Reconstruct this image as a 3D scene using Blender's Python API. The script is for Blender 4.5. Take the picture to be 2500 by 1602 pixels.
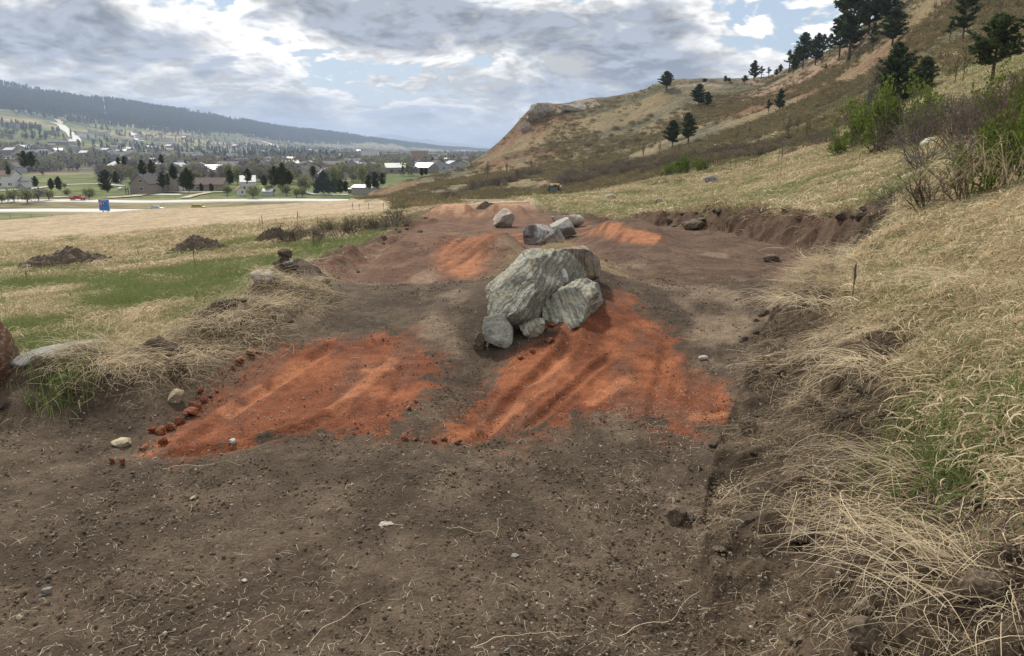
import bpy, math, random
import numpy as np
from mathutils import Vector, Matrix, Euler
for o in list(bpy.data.objects): bpy.data.objects.remove(o)
SC = bpy.context.scene
COL = SC.collection
RNG = np.random.default_rng(7)
R = math.radians
# ---------------------------------------------------------------- camera, sky, sun
PITCH = R(13.8); F = 1785.0            # focal length in pixels of the 2500 px wide photograph
cam_d = bpy.data.cameras.new('camera'); cam = bpy.data.objects.new('camera', cam_d); COL.objects.link(cam)
cam_d.sensor_width = 36; cam_d.lens = 36*F/2500; cam_d.clip_start = .05; cam_d.clip_end = 90000
cam.rotation_euler = (math.pi/2-PITCH, 0, 0); SC.camera = cam

SUN_AZ, SUN_EL = R(-24), R(46)         # azimuth from +Y towards +X
sd = Vector((math.sin(SUN_AZ)*math.cos(SUN_EL), math.cos(SUN_AZ)*math.cos(SUN_EL), math.sin(SUN_EL)))
sl = bpy.data.lights.new('sun', 'SUN'); sl.energy = 4.0; sl.angle = R(4); sl.color = (1, .93, .80)
so = bpy.data.objects.new('sun', sl); COL.objects.link(so)
so.rotation_euler = sd.to_track_quat('Z', 'Y').to_euler()

class NT:
    """tiny helper to write node graphs"""
    def __init__(s, nt): s.t = nt; nt.nodes.clear()
    def n(s, typ, inp=None, **kw):
        nd = s.t.nodes.new(typ)
        for k, v in kw.items(): setattr(nd, k, v)
        for k, v in (inp or {}).items():
            sk = nd.inputs[k]
            if isinstance(v, bpy.types.NodeSocket): s.t.links.new(v, sk)
            else: sk.default_value = v
        return nd
    def m(s, op, a, b=None, c=None, clamp=False):
        d = {0: a}
        if b is not None: d[1] = b
        if c is not None: d[2] = c
        return s.n('ShaderNodeMath', d, operation=op, use_clamp=clamp).outputs[0]
    def v(s, op, a, b=None, sc=None):
        d = {0: a}
        if b is not None: d[1] = b
        nd = s.n('ShaderNodeVectorMath', d, operation=op)
        if sc is not None:
            if isinstance(sc, bpy.types.NodeSocket): s.t.links.new(sc, nd.inputs['Scale'])
            else: nd.inputs['Scale'].default_value = sc
        return nd.outputs['Value'] if op in ('DOT_PRODUCT', 'LENGTH') else nd.outputs[0]
    def mix(s, f, a, b, mode='MIX'):
        nd = s.n('ShaderNodeMix', {}, data_type='RGBA', blend_type=mode)
        for i, val in ((0, f), (6, a), (7, b)):
            if isinstance(val, bpy.types.NodeSocket): s.t.links.new(val, nd.inputs[i])
            elif i: nd.inputs[i].default_value = (*val, 1) if len(val) == 3 else val
            else: nd.inputs[i].default_value = val
        return nd.outputs[2]
    def noise(s, vec, scale, detail=4, rough=.55, dist=0, lac=2.0):
        return s.n('ShaderNodeTexNoise', {'Vector': vec, 'Scale': scale, 'Detail': detail, 'Roughness': rough, 'Distortion': dist, 'Lacunarity': lac}).outputs[0]
    def step(s, x, a, b, lo=0., hi=1.):
        return s.n('ShaderNodeMapRange', {0: x, 1: a, 2: b, 3: lo, 4: hi}, interpolation_type='SMOOTHSTEP').outputs[0]

def dirpx(px, py):
    """unit direction seen at photograph pixel (px, py)"""
    u = (px-1250)/F; v = (801-py)/F
    d = Vector((u, math.cos(PITCH)+v*math.sin(PITCH), -math.sin(PITCH)+v*math.cos(PITCH))); return d.normalized()

world = bpy.data.worlds.new('World'); SC.world = world; world.use_nodes = True
w = NT(world.node_tree)
tc = w.n('ShaderNodeTexCoord').outputs['Generated']
sky = w.n('ShaderNodeTexSky', sky_type='NISHITA', sun_disc=False, sun_elevation=SUN_EL, sun_rotation=SUN_AZ, altitude=1100, air_density=1.3, dust_density=.6, ozone_density=2.0).outputs[0]
sep = w.n('ShaderNodeSeparateXYZ', {0: tc})
zc = w.m('POWER', w.m('ADD', w.m('MAXIMUM', sep.outputs[2], 0.0), .13), -.55)
squash = w.v('MULTIPLY', tc, (1, 1, 1.5))
def cloud_density(off):
    p = w.v('ADD', w.v('SCALE', w.v('ADD', squash, off), sc=zc), (4.3, 2.1, 7.7))
    warp = w.n('ShaderNodeTexNoise', {'Vector': p, 'Scale': 3.2, 'Detail': 1.0}).outputs[1]
    p2 = w.v('ADD', p, w.v('SCALE', w.v('SUBTRACT', warp, (.5, .5, .5)), sc=.16))
    big = w.noise(p2, 1.8, 1, .5)
    fine = w.noise(p2, 4.6, 8, .57)
    lump = w.n('ShaderNodeTexVoronoi', {'Vector': p2, 'Scale': 9.5, 'Detail': 2.5, 'Roughness': .65, 'Smoothness': .6}, feature='SMOOTH_F1').outputs[0]
    d = w.m('ADD', w.m('MULTIPLY', big, .70), w.m('MULTIPLY', fine, .67))
    return w.m('SUBTRACT', d, w.m('MULTIPLY', lump, .16))
def blob(px, py, r, stretch=1.0):
    """bump of width r (radians) round a direction, for the single clouds one recognises"""
    d = dirpx(px, py)
    rel = w.v('MULTIPLY', w.v('SUBTRACT', tc, tuple(d)), (1/stretch, 1/stretch, 1.0))
    q = w.v('DOT_PRODUCT', rel, rel)
    return w.m('EXPONENT', w.m('MULTIPLY', q, -1.0/(r*r)))
dens = cloud_density((0, 0, 0))
dens_s = cloud_density((sd.x*.02, sd.y*.004, .030))
bias = None
for px, py, r, st, a in [(1640,110,.085,1.9,.20),(1400,60,.06,1.6,.12),(100,60,.09,2.2,.10),(120,200,.05,3.2,.12),(560,60,.07,1.8,.08),(1040,190,.025,2.6,.12),(1160,60,.03,2.5,.12),(840,60,.045,1.5,.09),
                         (1420,-10,.020,3.0,-.2),(1960,120,.070,1.2,-.22),(1820,30,.05,1.5,-.08),(960,225,.02,1.8,-.03),(1130,300,.03,3.5,-.05),(700,130,.035,2.0,-.13),(350,190,.02,5.,-.14),(1240,180,.04,2.5,-.06),(520,200,.03,2.0,-.12)]:
    t = w.m('MULTIPLY', blob(px, py, r, st), a*(.6 if a > 0 else .8))
    bias = t if bias is None else w.m('ADD', bias, t)
dd = w.m('ADD', dens, bias); dd_s = w.m('ADD', dens_s, bias)
cover = w.step(dd, .385, .445)                         # 0 clear sky, 1 cloud
thick = w.step(dd, .485, .66)                         # 0 thin bright edge, 1 thick grey base
relief = w.m('SUBTRACT', dd, dd_s)
toward = w.m('MAXIMUM', w.v('DOT_PRODUCT', tc, tuple(sd)), 0.0)
glow = w.m('POWER', toward, 4.0)
bright = w.mix(glow, (8.2, 8.1, 7.9), (10.6, 10.2, 9.4))
warm = w.step(sep.outputs[2], .0, .22)
bright = w.mix(warm, (6.9, 6.5, 5.8), bright)
grey = w.mix(warm, (2.9, 3.2, 3.8), (2.3, 2.45, 2.75))
ccol = w.mix(thick, bright, grey)
lit = w.m('ADD', w.m('MULTIPLY', relief, 9.0), 1.03)
lit = w.n('ShaderNodeMapRange', {0: lit, 1: .4, 2: 1.75, 3: .62, 4: 1.5}).outputs[0]
ccol = w.v('SCALE', ccol, sc=lit)
skyb = w.mix(.62, w.v('SCALE', sky, sc=.9), (4.3, 5.0, 6.0))
full = w.mix(cover, skyb, ccol)
hz = w.step(sep.outputs[2], -.01, .13)
full = w.mix(hz, w.mix(.25, full, (4.9, 5.5, 6.2)), full)
below = w.step(sep.outputs[2], -.03, -.005)
full = w.mix(below, (1.6, 1.55, 1.4), full)
bg = w.n('ShaderNodeBackground', {'Color': full, 'Strength': .10})
w.n('ShaderNodeOutputWorld', {'Surface': bg.outputs[0]})
world.cycles.sampling_method = 'MANUAL'; world.cycles.sample_map_resolution = 512
SC.view_settings.view_transform = 'Standard'; SC.view_settings.look = 'None'; SC.view_settings.gamma = 1
SC.view_settings.exposure = 0.30; SC.view_settings.use_curve_mapping = False
SC.cycles.max_bounces = 5; SC.cycles.diffuse_bounces = 2; SC.cycles.transparent_max_bounces = 6; SC.cycles.volume_bounces = 0
SC.cycles.use_denoising = True

# ---------------------------------------------------------------- helpers
def tag(o, label=None, cat=None, group=None, kind=None):
    if label: o['label'] = label
    if cat: o['category'] = cat
    if group: o['group'] = group
    if kind: o['kind'] = kind
    return o
def link(name, me, parent=None, loc=None, rot=None, scale=None):
    o = bpy.data.objects.new(name, me); COL.objects.link(o)
    if parent: o.parent = parent
    if loc is not None: o.location = loc
    if rot is not None: o.rotation_euler = rot
    if scale is not None: o.scale = scale if hasattr(scale, '__len__') else (scale,)*3
    return o
def mesh_np(name, V, Fc, mat=None, smooth=True, cols=None):
    """mesh from numpy vertices and a list/array of faces (array: all the same size)"""
    me = bpy.data.meshes.new(name); V = np.asarray(V, np.float32)
    Fc = np.asarray(Fc, np.int32); k = Fc.shape[1]
    me.vertices.add(len(V)); me.vertices.foreach_set('co', V.ravel())
    me.loops.add(Fc.size); me.loops.foreach_set('vertex_index', Fc.ravel())
    me.polygons.add(len(Fc)); me.polygons.foreach_set('loop_start', np.arange(0, Fc.size, k, dtype=np.int32))
    me.polygons.foreach_set('loop_total', np.full(len(Fc), k, np.int32))
    if smooth: me.polygons.foreach_set('use_smooth', np.ones(len(Fc), bool))
    me.update(calc_edges=True)
    if cols is not None:
        a = me.color_attributes.new('Col', 'FLOAT_COLOR', 'POINT')
        c = np.ones((len(V), 4), np.float32); c[:, :3] = cols; a.data.foreach_set('color', c.ravel())
    if mat: me.materials.append(mat)
    return me
class MB:
    """collects boxes, tubes and prisms into one mesh of mixed faces"""
    def __init__(s): s.v = []; s.f = []
    def add(s, V, Fc):
        b = len(s.v); s.v += [tuple(p) for p in V]; s.f += [tuple(i+b for i in q) for q in Fc]; return s
    def box(s, x0, x1, y0, y1, z0, z1, M=None):
        V = [(x, y, z) for x in (x0, x1) for y in (y0, y1) for z in (z0, z1)]
        if M is not None: V = [M @ Vector(p) for p in V]
        return s.add(V, [(0,1,3,2),(4,6,7,5),(0,4,5,1),(2,3,7,6),(0,2,6,4),(1,5,7,3)])
    def tube(s, pts, rad, n=5, cap=True):
        P = [Vector(p) for p in pts]; rings = []
        for i, p in enumerate(P):
            d = (P[min(i+1, len(P)-1)]-P[max(i-1, 0)]); d = d.normalized() if d.length > 1e-9 else Vector((0,0,1))
            a = d.orthogonal().normalized(); b = d.cross(a)
            r = rad[i] if hasattr(rad, '__len__') else rad
            rings.append([p+(a*math.cos(2*math.pi*k/n)+b*math.sin(2*math.pi*k/n))*r for k in range(n)])
        V = [q for rg in rings for q in rg]; Fc = []
        for i in range(len(P)-1):
            for k in range(n): Fc.append((i*n+k, i*n+(k+1) % n, (i+1)*n+(k+1) % n, (i+1)*n+k))
        if cap: Fc += [tuple(range(n))[::-1], tuple((len(P)-1)*n+k for k in range(n))]
        return s.add(V, Fc)
    def prism(s, poly, z0, z1, axis='z'):
        n = len(poly)
        f = {'z': lambda a, b, c: (a, b, c), 'y': lambda a, b, c: (a, c, b), 'x': lambda a, b, c: (c, a, b)}[axis]
        V = [f(a, b, z0) for a, b in poly]+[f(a, b, z1) for a, b in poly]
        return s.add(V, [tuple(range(n))[::-1], tuple(range(n, 2*n))]+[(i, (i+1) % n, n+(i+1) % n, n+i) for i in range(n)])
    def mesh(s, name, mat=None, smooth=False):
        me = bpy.data.meshes.new(name); me.from_pydata(s.v, [], s.f); me.update()
        if smooth: me.polygons.foreach_set('use_smooth', [True]*len(me.polygons))
        if mat: me.materials.append(mat)
        return me
def hash2(ix, iy, seed):
    h = (ix.astype(np.int64)*374761393+iy.astype(np.int64)*668265263+seed*974634777) & 0xFFFFFFFF
    h = ((h ^ (h >> 13))*1274126177) & 0xFFFFFFFF
    return ((h ^ (h >> 16)) & 0xFFFFFF)/float(0xFFFFFF)
def vnoise(x, y, seed=0):
    xi = np.floor(x); yi = np.floor(y); fx = x-xi; fy = y-yi
    fx = fx*fx*fx*(fx*(fx*6-15)+10); fy = fy*fy*fy*(fy*(fy*6-15)+10)
    a = hash2(xi, yi, seed); b = hash2(xi+1, yi, seed); c = hash2(xi, yi+1, seed); d = hash2(xi+1, yi+1, seed)
    return (a+(b-a)*fx)*(1-fy)+(c+(d-c)*fx)*fy
def fbm(x, y, sc, oc=4, seed=0, g=.5, ridge=False):
    t = 0; a = 1; n = 0; ca, sa = math.cos(.6), math.sin(.6)
    x = x*sc; y = y*sc
    for i in range(oc):
        q = vnoise(x, y, seed+i*17)
        if ridge: q = 1-np.abs(q*2-1)
        t = t+a*q; n += a; a *= g; x, y = (x*ca-y*sa)*2.03+3.1, (x*sa+y*ca)*2.03+7.7
    return t/n
def sm(x, a, b): t = np.clip((x-a)/(b-a), 0, 1); return t*t*(3-2*t)
def lerp(a, b, t): return a+(b-a)*t
CP, SP = math.cos(PITCH), math.sin(PITCH)
def pxY(px, py, Y):
    u = (px-1250)/F; v = (801-py)/F; k = Y/(CP+v*SP)
    return (u*k, Y, (-SP+v*CP)*k)
def toPx(X, Y, Z):
    d = Y*CP-Z*SP; return 1250+F*X/d, 801-F*(Y*SP+Z*CP)/d

# ---------------------------------------------------------------- land form
class RBF:
    def __init__(s, P, off, lam):
        P = np.array(P, float); s.off = off
        s.q = s.co(P[:, 0], P[:, 1]); val = P[:, 2]/(P[:, 1]+off); n = len(P)
        K = s.ker(s.q, s.q)+lam*np.eye(n); A = np.zeros((n+3, n+3)); A[:n, :n] = K
        A[:n, n] = 1; A[:n, n+1:] = s.q; A[n:, :n] = A[:n, n:].T
        s.w = np.linalg.solve(A, np.r_[val, 0, 0, 0])
    def co(s, X, Y): return np.c_[X/(Y+s.off)*2.2, np.log(Y+s.off)]
    @staticmethod
    def ker(a, b):
        d = ((a[:, None]-b[None])**2).sum(-1); return .5*d*np.log(d+1e-12)
    def __call__(s, X, Y):
        X = np.asarray(X, float); Y = np.asarray(Y, float); sh = X.shape; X = X.ravel(); Y = Y.ravel()
        q = s.co(X, Y); n = len(s.w)-3; out = np.empty(len(X))
        for i in range(0, len(X), 60000):
            out[i:i+60000] = s.ker(q[i:i+60000], s.q) @ s.w[:n]+s.w[n]+q[i:i+60000] @ s.w[n+1:]
        return (out*(Y+s.off)).reshape(sh)
W = lambda X, Y, Z: (X, Y, Z)
NEAR = [W(x, y, -1.7) for x in (-2.5, -1, 0, .8) for y in (.6, 2)]+[W(x, 4, -1.75) for x in (-3, -1.5, 0, 1.2)]+[
 W(-2.5,6,-1.8),W(0,6,-1.78),W(1.8,6,-1.76),W(-2,8,-1.82),W(0,8,-1.82),W(2.4,8,-1.80),W(-2,10.5,-1.92),W(.3,10.5,-1.92),W(2.8,10.5,-1.88),
 W(-1.5,14,-1.97),W(1,14,-1.97),W(3.4,13,-1.9),W(-1.5,18,-2.08),W(2,18,-2.02),W(-2.5,26,-2.35),W(0,26,-2.32),W(1.5,30,-2.45),W(-2,35,-2.62),W(1,35,-2.52),
 W(2,50,-3.35),W(-1,50,-3.5),W(4,80,-5.3),W(3,110,-7.2),W(10,110,-6.6),W(5,160,-6.8),W(0,190,-6.6),
 # left field
 pxY(400,800,7.6),pxY(400,700,12),pxY(400,620,24),pxY(400,570,48),pxY(400,540,90),pxY(400,517,175),W(-110,215,-21.5),W(-125,260,-25),
 pxY(0,850,6.8),pxY(0,750,11),pxY(0,650,26),pxY(0,600,48),pxY(0,565,100),pxY(0,541,207),W(-180,260,-25),
 pxY(-500,870,6.5),pxY(-500,750,11.5),pxY(-500,650,28),pxY(-500,600,52),pxY(-500,565,105),pxY(-500,548,200),W(-260,260,-26),W(-9,3,-2.0),W(-5,1,-1.8),
 pxY(250,527,190),W(-140,235,-23),pxY(600,505,150),W(-70,190,-17),W(-85,235,-24),
 pxY(750,600,20),pxY(750,560,33),pxY(750,530,60),pxY(750,510,100),pxY(750,497,150),W(-56,200,-16.5),W(-70,245,-25),
 pxY(900,487,150),W(-38,190,-14),pxY(1000,560,22),pxY(1000,530,38),pxY(1000,500,82),W(-22,150,-9.1),
 pxY(906,473,195),pxY(929,461,200),pxY(982,446,210),pxY(1049,431,220),pxY(1115,418,230),pxY(1149,405,238),pxY(1192,376,245),pxY(1250,330,250),pxY(1290,286,255),pxY(1313,260,260),
 pxY(1342,255,262),pxY(1363,260,262),pxY(1385,256,261),pxY(1436,248,260),pxY(1498,242,258),pxY(1560,231,253),pxY(1607,213,250),pxY(1665,204,247),pxY(1748,203,243),pxY(1821,200,240),pxY(1883,192,235),
 pxY(1925,177,228),pxY(2029,135,205),pxY(2112,88,182),pxY(2195,36,162),pxY(2300,-50,148),pxY(2450,-150,138),pxY(2800,-260,130),pxY(3300,-350,125),
 # lower hill
 pxY(1100,445,190),pxY(1150,450,160),pxY(1200,430,190),pxY(1250,400,210),pxY(1300,330,238),pxY(1300,400,205),pxY(1250,360,232),pxY(1400,440,140),pxY(1400,405,185),pxY(1400,340,220),pxY(1400,290,242),
 pxY(1550,380,175),pxY(1550,320,212),pxY(1550,270,235),pxY(1500,460,75),pxY(1550,430,110),
 pxY(1600,500,38),pxY(1700,500,30),pxY(1650,530,21),pxY(1700,440,65),pxY(1700,400,100),pxY(1700,350,145),pxY(1700,300,182),pxY(1700,250,218),
 pxY(1500,500,38),pxY(1450,505,36),
 pxY(1850,530,19),pxY(1850,450,45),pxY(1850,400,68),pxY(1850,350,100),pxY(1850,300,140),pxY(1850,250,185),
 pxY(2040,670,9.6),pxY(2000,700,8.6),pxY(2060,600,12.5),pxY(2000,520,19.5),pxY(2000,450,31),pxY(2000,400,44),pxY(2000,350,64),pxY(2000,300,95),pxY(2000,250,130),pxY(2000,200,168),
 pxY(2200,560,10),pxY(2200,470,17),pxY(2200,400,27),pxY(2200,330,46),pxY(2200,260,75),pxY(2200,180,105),pxY(2200,100,140),
 pxY(2300,1300,2.62),pxY(2300,1000,3.35),pxY(2300,800,4.6),pxY(2300,650,6.4),pxY(2300,520,9),pxY(2300,430,14),pxY(2300,350,26),pxY(2300,250,52),pxY(2300,150,85),pxY(2300,50,118),
 pxY(2500,1602,1.72),pxY(2500,1300,2.1),pxY(2500,1100,2.6),pxY(2500,800,3.8),pxY(2500,600,5.4),pxY(2500,470,7.6),pxY(2500,410,12),pxY(2500,320,24),pxY(2500,220,45),pxY(2500,100,78),pxY(2500,-20,110),
 pxY(3000,1100,2.2),pxY(3000,700,3.4),pxY(3000,400,8),pxY(3000,200,30),pxY(3000,-50,80),
 pxY(1900,1300,3.0),pxY(2000,1100,3.6),pxY(1950,900,5.1),pxY(2100,1500,2.15),pxY(1800,1150,3.75),pxY(2150,800,5.2)]
rbf_near = RBF(NEAR, 2.0, 1e-4)
def ridgeY(X, Y):
    """distance of the hill's crest line for the direction X/Y"""
    s = X/np.maximum(Y, 1.)
    xs = [(p-1250)/F/.99 for p in (-500,0,250,400,600,750,900,906,982,1049,1149,1250,1313,1436,1560,1748,1883,2029,2112,2195,2300,2450,2800,3300)]
    return np.interp(s, xs, [215,210,192,176,152,152,160,196,210,220,238,250,260,260,253,243,235,205,182,162,148,138,130,125])
def gbox(x, a, b, w): return sm(x, a-w, a+w)*(1-sm(x, b-w, b+w))
def poly_dist(X, Y, P):
    """distance to a polyline and the signed side (+ = right of its direction)"""
    D = np.full(X.shape, 1e9); S = np.zeros(X.shape)
    for (x0, y0), (x1, y1) in zip(P[:-1], P[1:]):
        dx, dy = x1-x0, y1-y0; L = dx*dx+dy*dy
        t = np.clip(((X-x0)*dx+(Y-y0)*dy)/L, 0, 1)
        qx = X-(x0+t*dx); qy = Y-(y0+t*dy); d = np.hypot(qx, qy); c = dx*qy-dy*qx
        u = d < D; D = np.where(u, d, D); S = np.where(u, -np.sign(c), S)
    return D, S
def h_base(X, Y):
    Z = rbf_near(X, np.clip(Y, .3, 400))
    ry = ridgeY(X, Y); over = np.maximum(Y-ry, 0)
    return Z-over*over*.012
def bump(X, Y, yc, sf, sb, x0, x1, wd): return np.exp(-((Y-yc)/np.where(Y < yc, sf, sb))**2)*gbox(X, x0, x1, wd)
def h_feat(X, Y):
    z = .33*bump(X, Y, 8.0, 2.1, 1.0, -2.9, 3.2, .5)
    z = z-.05*bump(X, Y, 10.4, .8, .8, -2.6, 3, .5)
    z = z+.40*bump(X, Y, 14.0, 1.7, .8, -2.3, .15, .35)-.06*bump(X, Y, 16, 1, 1, -2.2, 1.3, .4)
    z = z+.46*bump(X, Y, 16.2, 2.2, .9, 1.75, 3.3, .5)*(1-.25*sm(X, 2.2, 3.8))
    z = z+.42*bump(X, Y, 26.3, 1.3, 1.0, -2.9, -1.35, .35)+.44*bump(X, Y, 25.5, 1.3, .9, -.95, .5, .35)
    z = z+.58*np.exp(-((X-.70)/.72)**2-((Y-10.2)/1.9)**2)+.17*np.exp(-((X-.3)/.75)**2-((Y-6.95)/1.45)**2)
    # the lowered strip between the two ramps
    z = z-.10*np.exp(-((X+.18+.02*(Y-5))/.22)**2)*gbox(Y, 4.2, 6.2, .6)
    return z
def caster(H):
    def cast(px, py, y0=1.5, y1=330.):
        px = np.atleast_1d(np.asarray(px, float)); py = np.atleast_1d(np.asarray(py, float))
        u = (px-1250)/F; v = (801-py)/F; dy = CP+v*SP; dx = u/dy; dz = (-SP+v*CP)/dy
        ys = np.exp(np.linspace(math.log(y0), math.log(y1), 700)); res = np.full(len(px), np.nan)
        for j0 in range(0, len(px), 300):
            s_ = slice(j0, j0+300)
            YY = ys[None]*np.ones((len(dx[s_]), 1)); XX = dx[s_, None]*YY
            g = dz[s_, None]*YY-H(XX, YY)
            below = g < 0; k = below.argmax(1); ok = below.any(1); k = np.maximum(k, 1); r = np.arange(len(k))
            g0 = g[r, k-1]; g1 = g[r, k]; t = np.clip(g0/(g0-g1+1e-12), 0, 1)
            Yh = ys[k-1]+(ys[k]-ys[k-1])*t; Yh[~ok] = np.nan; res[s_] = Yh
        return np.c_[dx*res, res, H(dx*res, res)]
    return cast
H1 = lambda X, Y: h_base(X, Y)+h_feat(X, Y)
cast1 = caster(H1)
def cpoly(pts, **k):
    a = np.array(pts, float); c = cast1(a[:, 0], a[:, 1], **k); return [tuple(p[:2]) for p in c]
BERM_L = [(-3.9,-2),(-4.1,1.5),(-4.3,3.2)]+cpoly([(-60,1005),(180,985),(330,950),(450,890),(540,835),(610,790),(680,745)])+cpoly([(760,690),(850,645),(930,610),(990,575),(1040,545)], y0=9)+[(-3.9,22),(-3.6,27),(-3.3,45)]
BERM_L = sorted(BERM_L, key=lambda q: q[1])
BANK_R = [(.45,-2),(.55,.8),(.68,2.2),(.92,3.2),(1.2,4.0),(1.6,4.9),(2.15,6.1),(2.9,7.4),(3.5,8.6),(4.1,9.6),(4.6,10.7),(5.3,12),(5.4,14),(4.9,16.5),(4.0,18.5),(3.0,20),(2.2,22),(1.4,26),(.9,30),(.8,45)]
def bank_w(Y): return 1.3-.55*sm(Y, 4.3, 6.2)+.35*sm(Y, 8.0, 10)
def h_full(X, Y):
    X = np.asarray(X, float); Y = np.asarray(Y, float)
    Z = H1(X, Y)
    db, sb = poly_dist(X, Y, BERM_L); dr, sr = poly_dist(X, Y, BANK_R)
    near = 1-sm(Y, 40, 70)
    # torn sods heaped along the left edge
    lump = fbm(X, Y, 1.7, 3, 11); l2 = fbm(X, Y, 4.5, 3, 12)
    fall = np.exp(-(db/np.where(sb < 0, .62, .40))**2)
    Z = Z+fall*near*(1-.25*sm(Y, 14, 18))*(.05+.11*sm(Y, 7, 9.5)+.27*(1-.45*sm(Y, 8, 11))*sm(lump, .3, .8)+.20*(l2-.4)+.06*(fbm(X, Y, 11, 3, 14)-.5))
    # lip of the cut along the right edge, rough slope above it
    out = sr > 0
    lip = np.where(out, sm(dr, .0, .45), 0)*(1-sm(dr, .9, 2.6))
    gr = sm(Y, 5.5, 9)
    Z = Z+near*((.03+.15*gr+.22*sm(Y, 9, 12))*(1-sm(Y, 17, 22))*lip+(.06+.10*gr)*np.exp(-((dr-.25)/.5)**2)*out*(lump-.4)*2)
    bankness = np.where(out, 1-sm(dr, bank_w(Y)*.7, bank_w(Y)*1.5), 0)*near
    Z = Z+bankness*(1+.5*sm(Y, 8, 11))*(.17*(l2-.5)+.09*(fbm(X, Y, 11, 4, 13)-.5)+.10*(lump-.5))
    # straw-covered slope above: soft tussocks
    tus = np.where(out, sm(dr, .7, 2.), 0)+np.where(sb < 0, sm(db, .5, 1.5), 0)
    Z = Z+tus*near*(.13*(fbm(X, Y*1.3, 1.5, 3, 21)-.5)+.05*(fbm(X, Y, 5.5, 2, 22)-.5))
    # track: fine ruts and crumbs
    tr = (1-np.clip(tus, 0, 1))*(1-np.clip(bankness, 0, 1))*near
    Z = Z+tr*(.035*(fbm(X*1.6, Y*.45, 1.7, 3, 31)-.5)+.014*(fbm(X, Y, 12, 3, 32)-.5)+.010*(fbm(X, Y, 45, 2, 33)-.5)*(Y < 9))
    # two wheel furrows on the right ramp and one on the left one
    for P, wd, dp in RUTS:
        d, _ = poly_dist(X, Y, P); Z = Z-dp*np.exp(-(d/wd)**2)+dp*.5*np.exp(-((d-1.7*wd)/(wd*.7))**2)
    # far slopes: gullies, ledges, shrub humps
    far = sm(Y, 45, 110)
    Z = Z+far*(2.0*(fbm(X, Y, .045, 4, 41)-.5)+.55*(fbm(X, Y, .35, 3, 42)-.5))*np.where(X/np.maximum(Y, 1) > -.22, 1, .25)
    # the ledges of pale rock
    rk = rock_mask(X, Y); Z = Z+rk*(1.9*(fbm(X, Y*2, .22, 4, 43, ridge=True)-.6))
    return Z
def rock_mask(X, Y):
    s = X/np.maximum(Y, 1.); ry = ridgeY(X, Y); d = ry-Y
    a = gbox(s, .045, .115, .012)*gbox(d, -6, 9, 3)                     # nose
    b = gbox(s, .19, .36, .02)*gbox(d, -4, 7, 3)                        # middle of the crest
    c = gbox(s, .30, .455, .03)*gbox(d, 14, 40, 6)*sm(fbm(X, Y, .06, 3, 51), .35, .55)
    e = gbox(s, .66, .9, .03)*gbox(Y, 52, 64, 4)
    return np.clip(a+b+c+e, 0, 1)
RUTS = []
def rp(pts): return cpoly(pts)
RUTS += [(rp([(1175,1075),(1240,980),(1330,905),(1390,840),(1410,760)]), .05, .035), (rp([(1290,1040),(1370,970),(1450,900),(1480,880)]), .035, .028),
         (rp([(470,1080),(600,985),(730,900),(800,850)]), .06, .028), (rp([(400,1110),(600,1090),(760,1040),(850,990)]), .05, .03),
         (rp([(1590,1010),(1610,930),(1625,850)]), .04, .02), (rp([(1690,1000),(1700,930),(1690,880)]), .05, .018), (rp([(930,1010),(970,950),(985,900)]), .03, .012)]
cast = caster(h_full)
# ---------------------------------------------------------------- ground materials
def ground_mat(name, bump_lo=.02, bump_hi=.5, gsc=1.0):
    """vertex-colour albedo x fine grain; attribute Rough steers how coarse the relief is"""
    m = bpy.data.materials.new(name); m.use_nodes = True; n = NT(m.node_tree)
    pos = n.n('ShaderNodeNewGeometry').outputs['Position']
    col = n.n('ShaderNodeVertexColor', layer_name='Col').outputs[0]
    rough = n.n('ShaderNodeAttribute', attribute_name='Rough').outputs['Fac']
    n1 = n.noise(pos, 70*gsc, 6, .7); n2 = n.noise(pos, 9*gsc, 5, .62); n3 = n.noise(pos, 330*gsc, 3, .6)
    vor = n.n('ShaderNodeTexVoronoi', {'Vector': pos, 'Scale': 95*gsc, 'Randomness': 1.0}, feature='F1').outputs[0]
    vor2 = n.n('ShaderNodeTexVoronoi', {'Vector': pos, 'Scale': 34*gsc, 'Randomness': 1.0}, feature='F1').outputs[0]
    k = n.m('ADD', n.m('MULTIPLY', n1, .9), n.m('MULTIPLY', n2, .7)); k = n.m('ADD', k, n.m('MULTIPLY', n3, .5))
    k = n.n('ShaderNodeMapRange', {0: k, 1: .78, 2: 1.30, 3: .42, 4: 1.6}).outputs[0]
    c = n.v('SCALE', col, sc=k)
    pale = n.step(n.noise(pos, 150*gsc, 2, .5), .72, .77)                 # grit
    c = n.mix(n.m('MULTIPLY', pale, .45), c, (.34, .27, .20))
    h = n.m('ADD', n.m('MULTIPLY', vor, -.35), n.m('MULTIPLY', n1, .8)); h = n.m('ADD', h, n.m('MULTIPLY', vor2, -.6)); h = n.m('ADD', h, n.m('MULTIPLY', n3, .22)); h = n.m('ADD', h, n.m('MULTIPLY', n2, 1.6))
    bs = n.m('ADD', n.m('MULTIPLY', rough, bump_hi), bump_lo)
    b = n.n('ShaderNodeBump', {'Height': h, 'Strength': bs, 'Distance': .034/gsc})
    p = n.n('ShaderNodeBsdfPrincipled', {'Base Color': c, 'Roughness': .95, 'Normal': b.outputs[0]}); p.inputs['Specular IOR Level'].default_value = .15
    n.n('ShaderNodeOutputMaterial', {'Surface': p.outputs[0]}); return m
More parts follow.
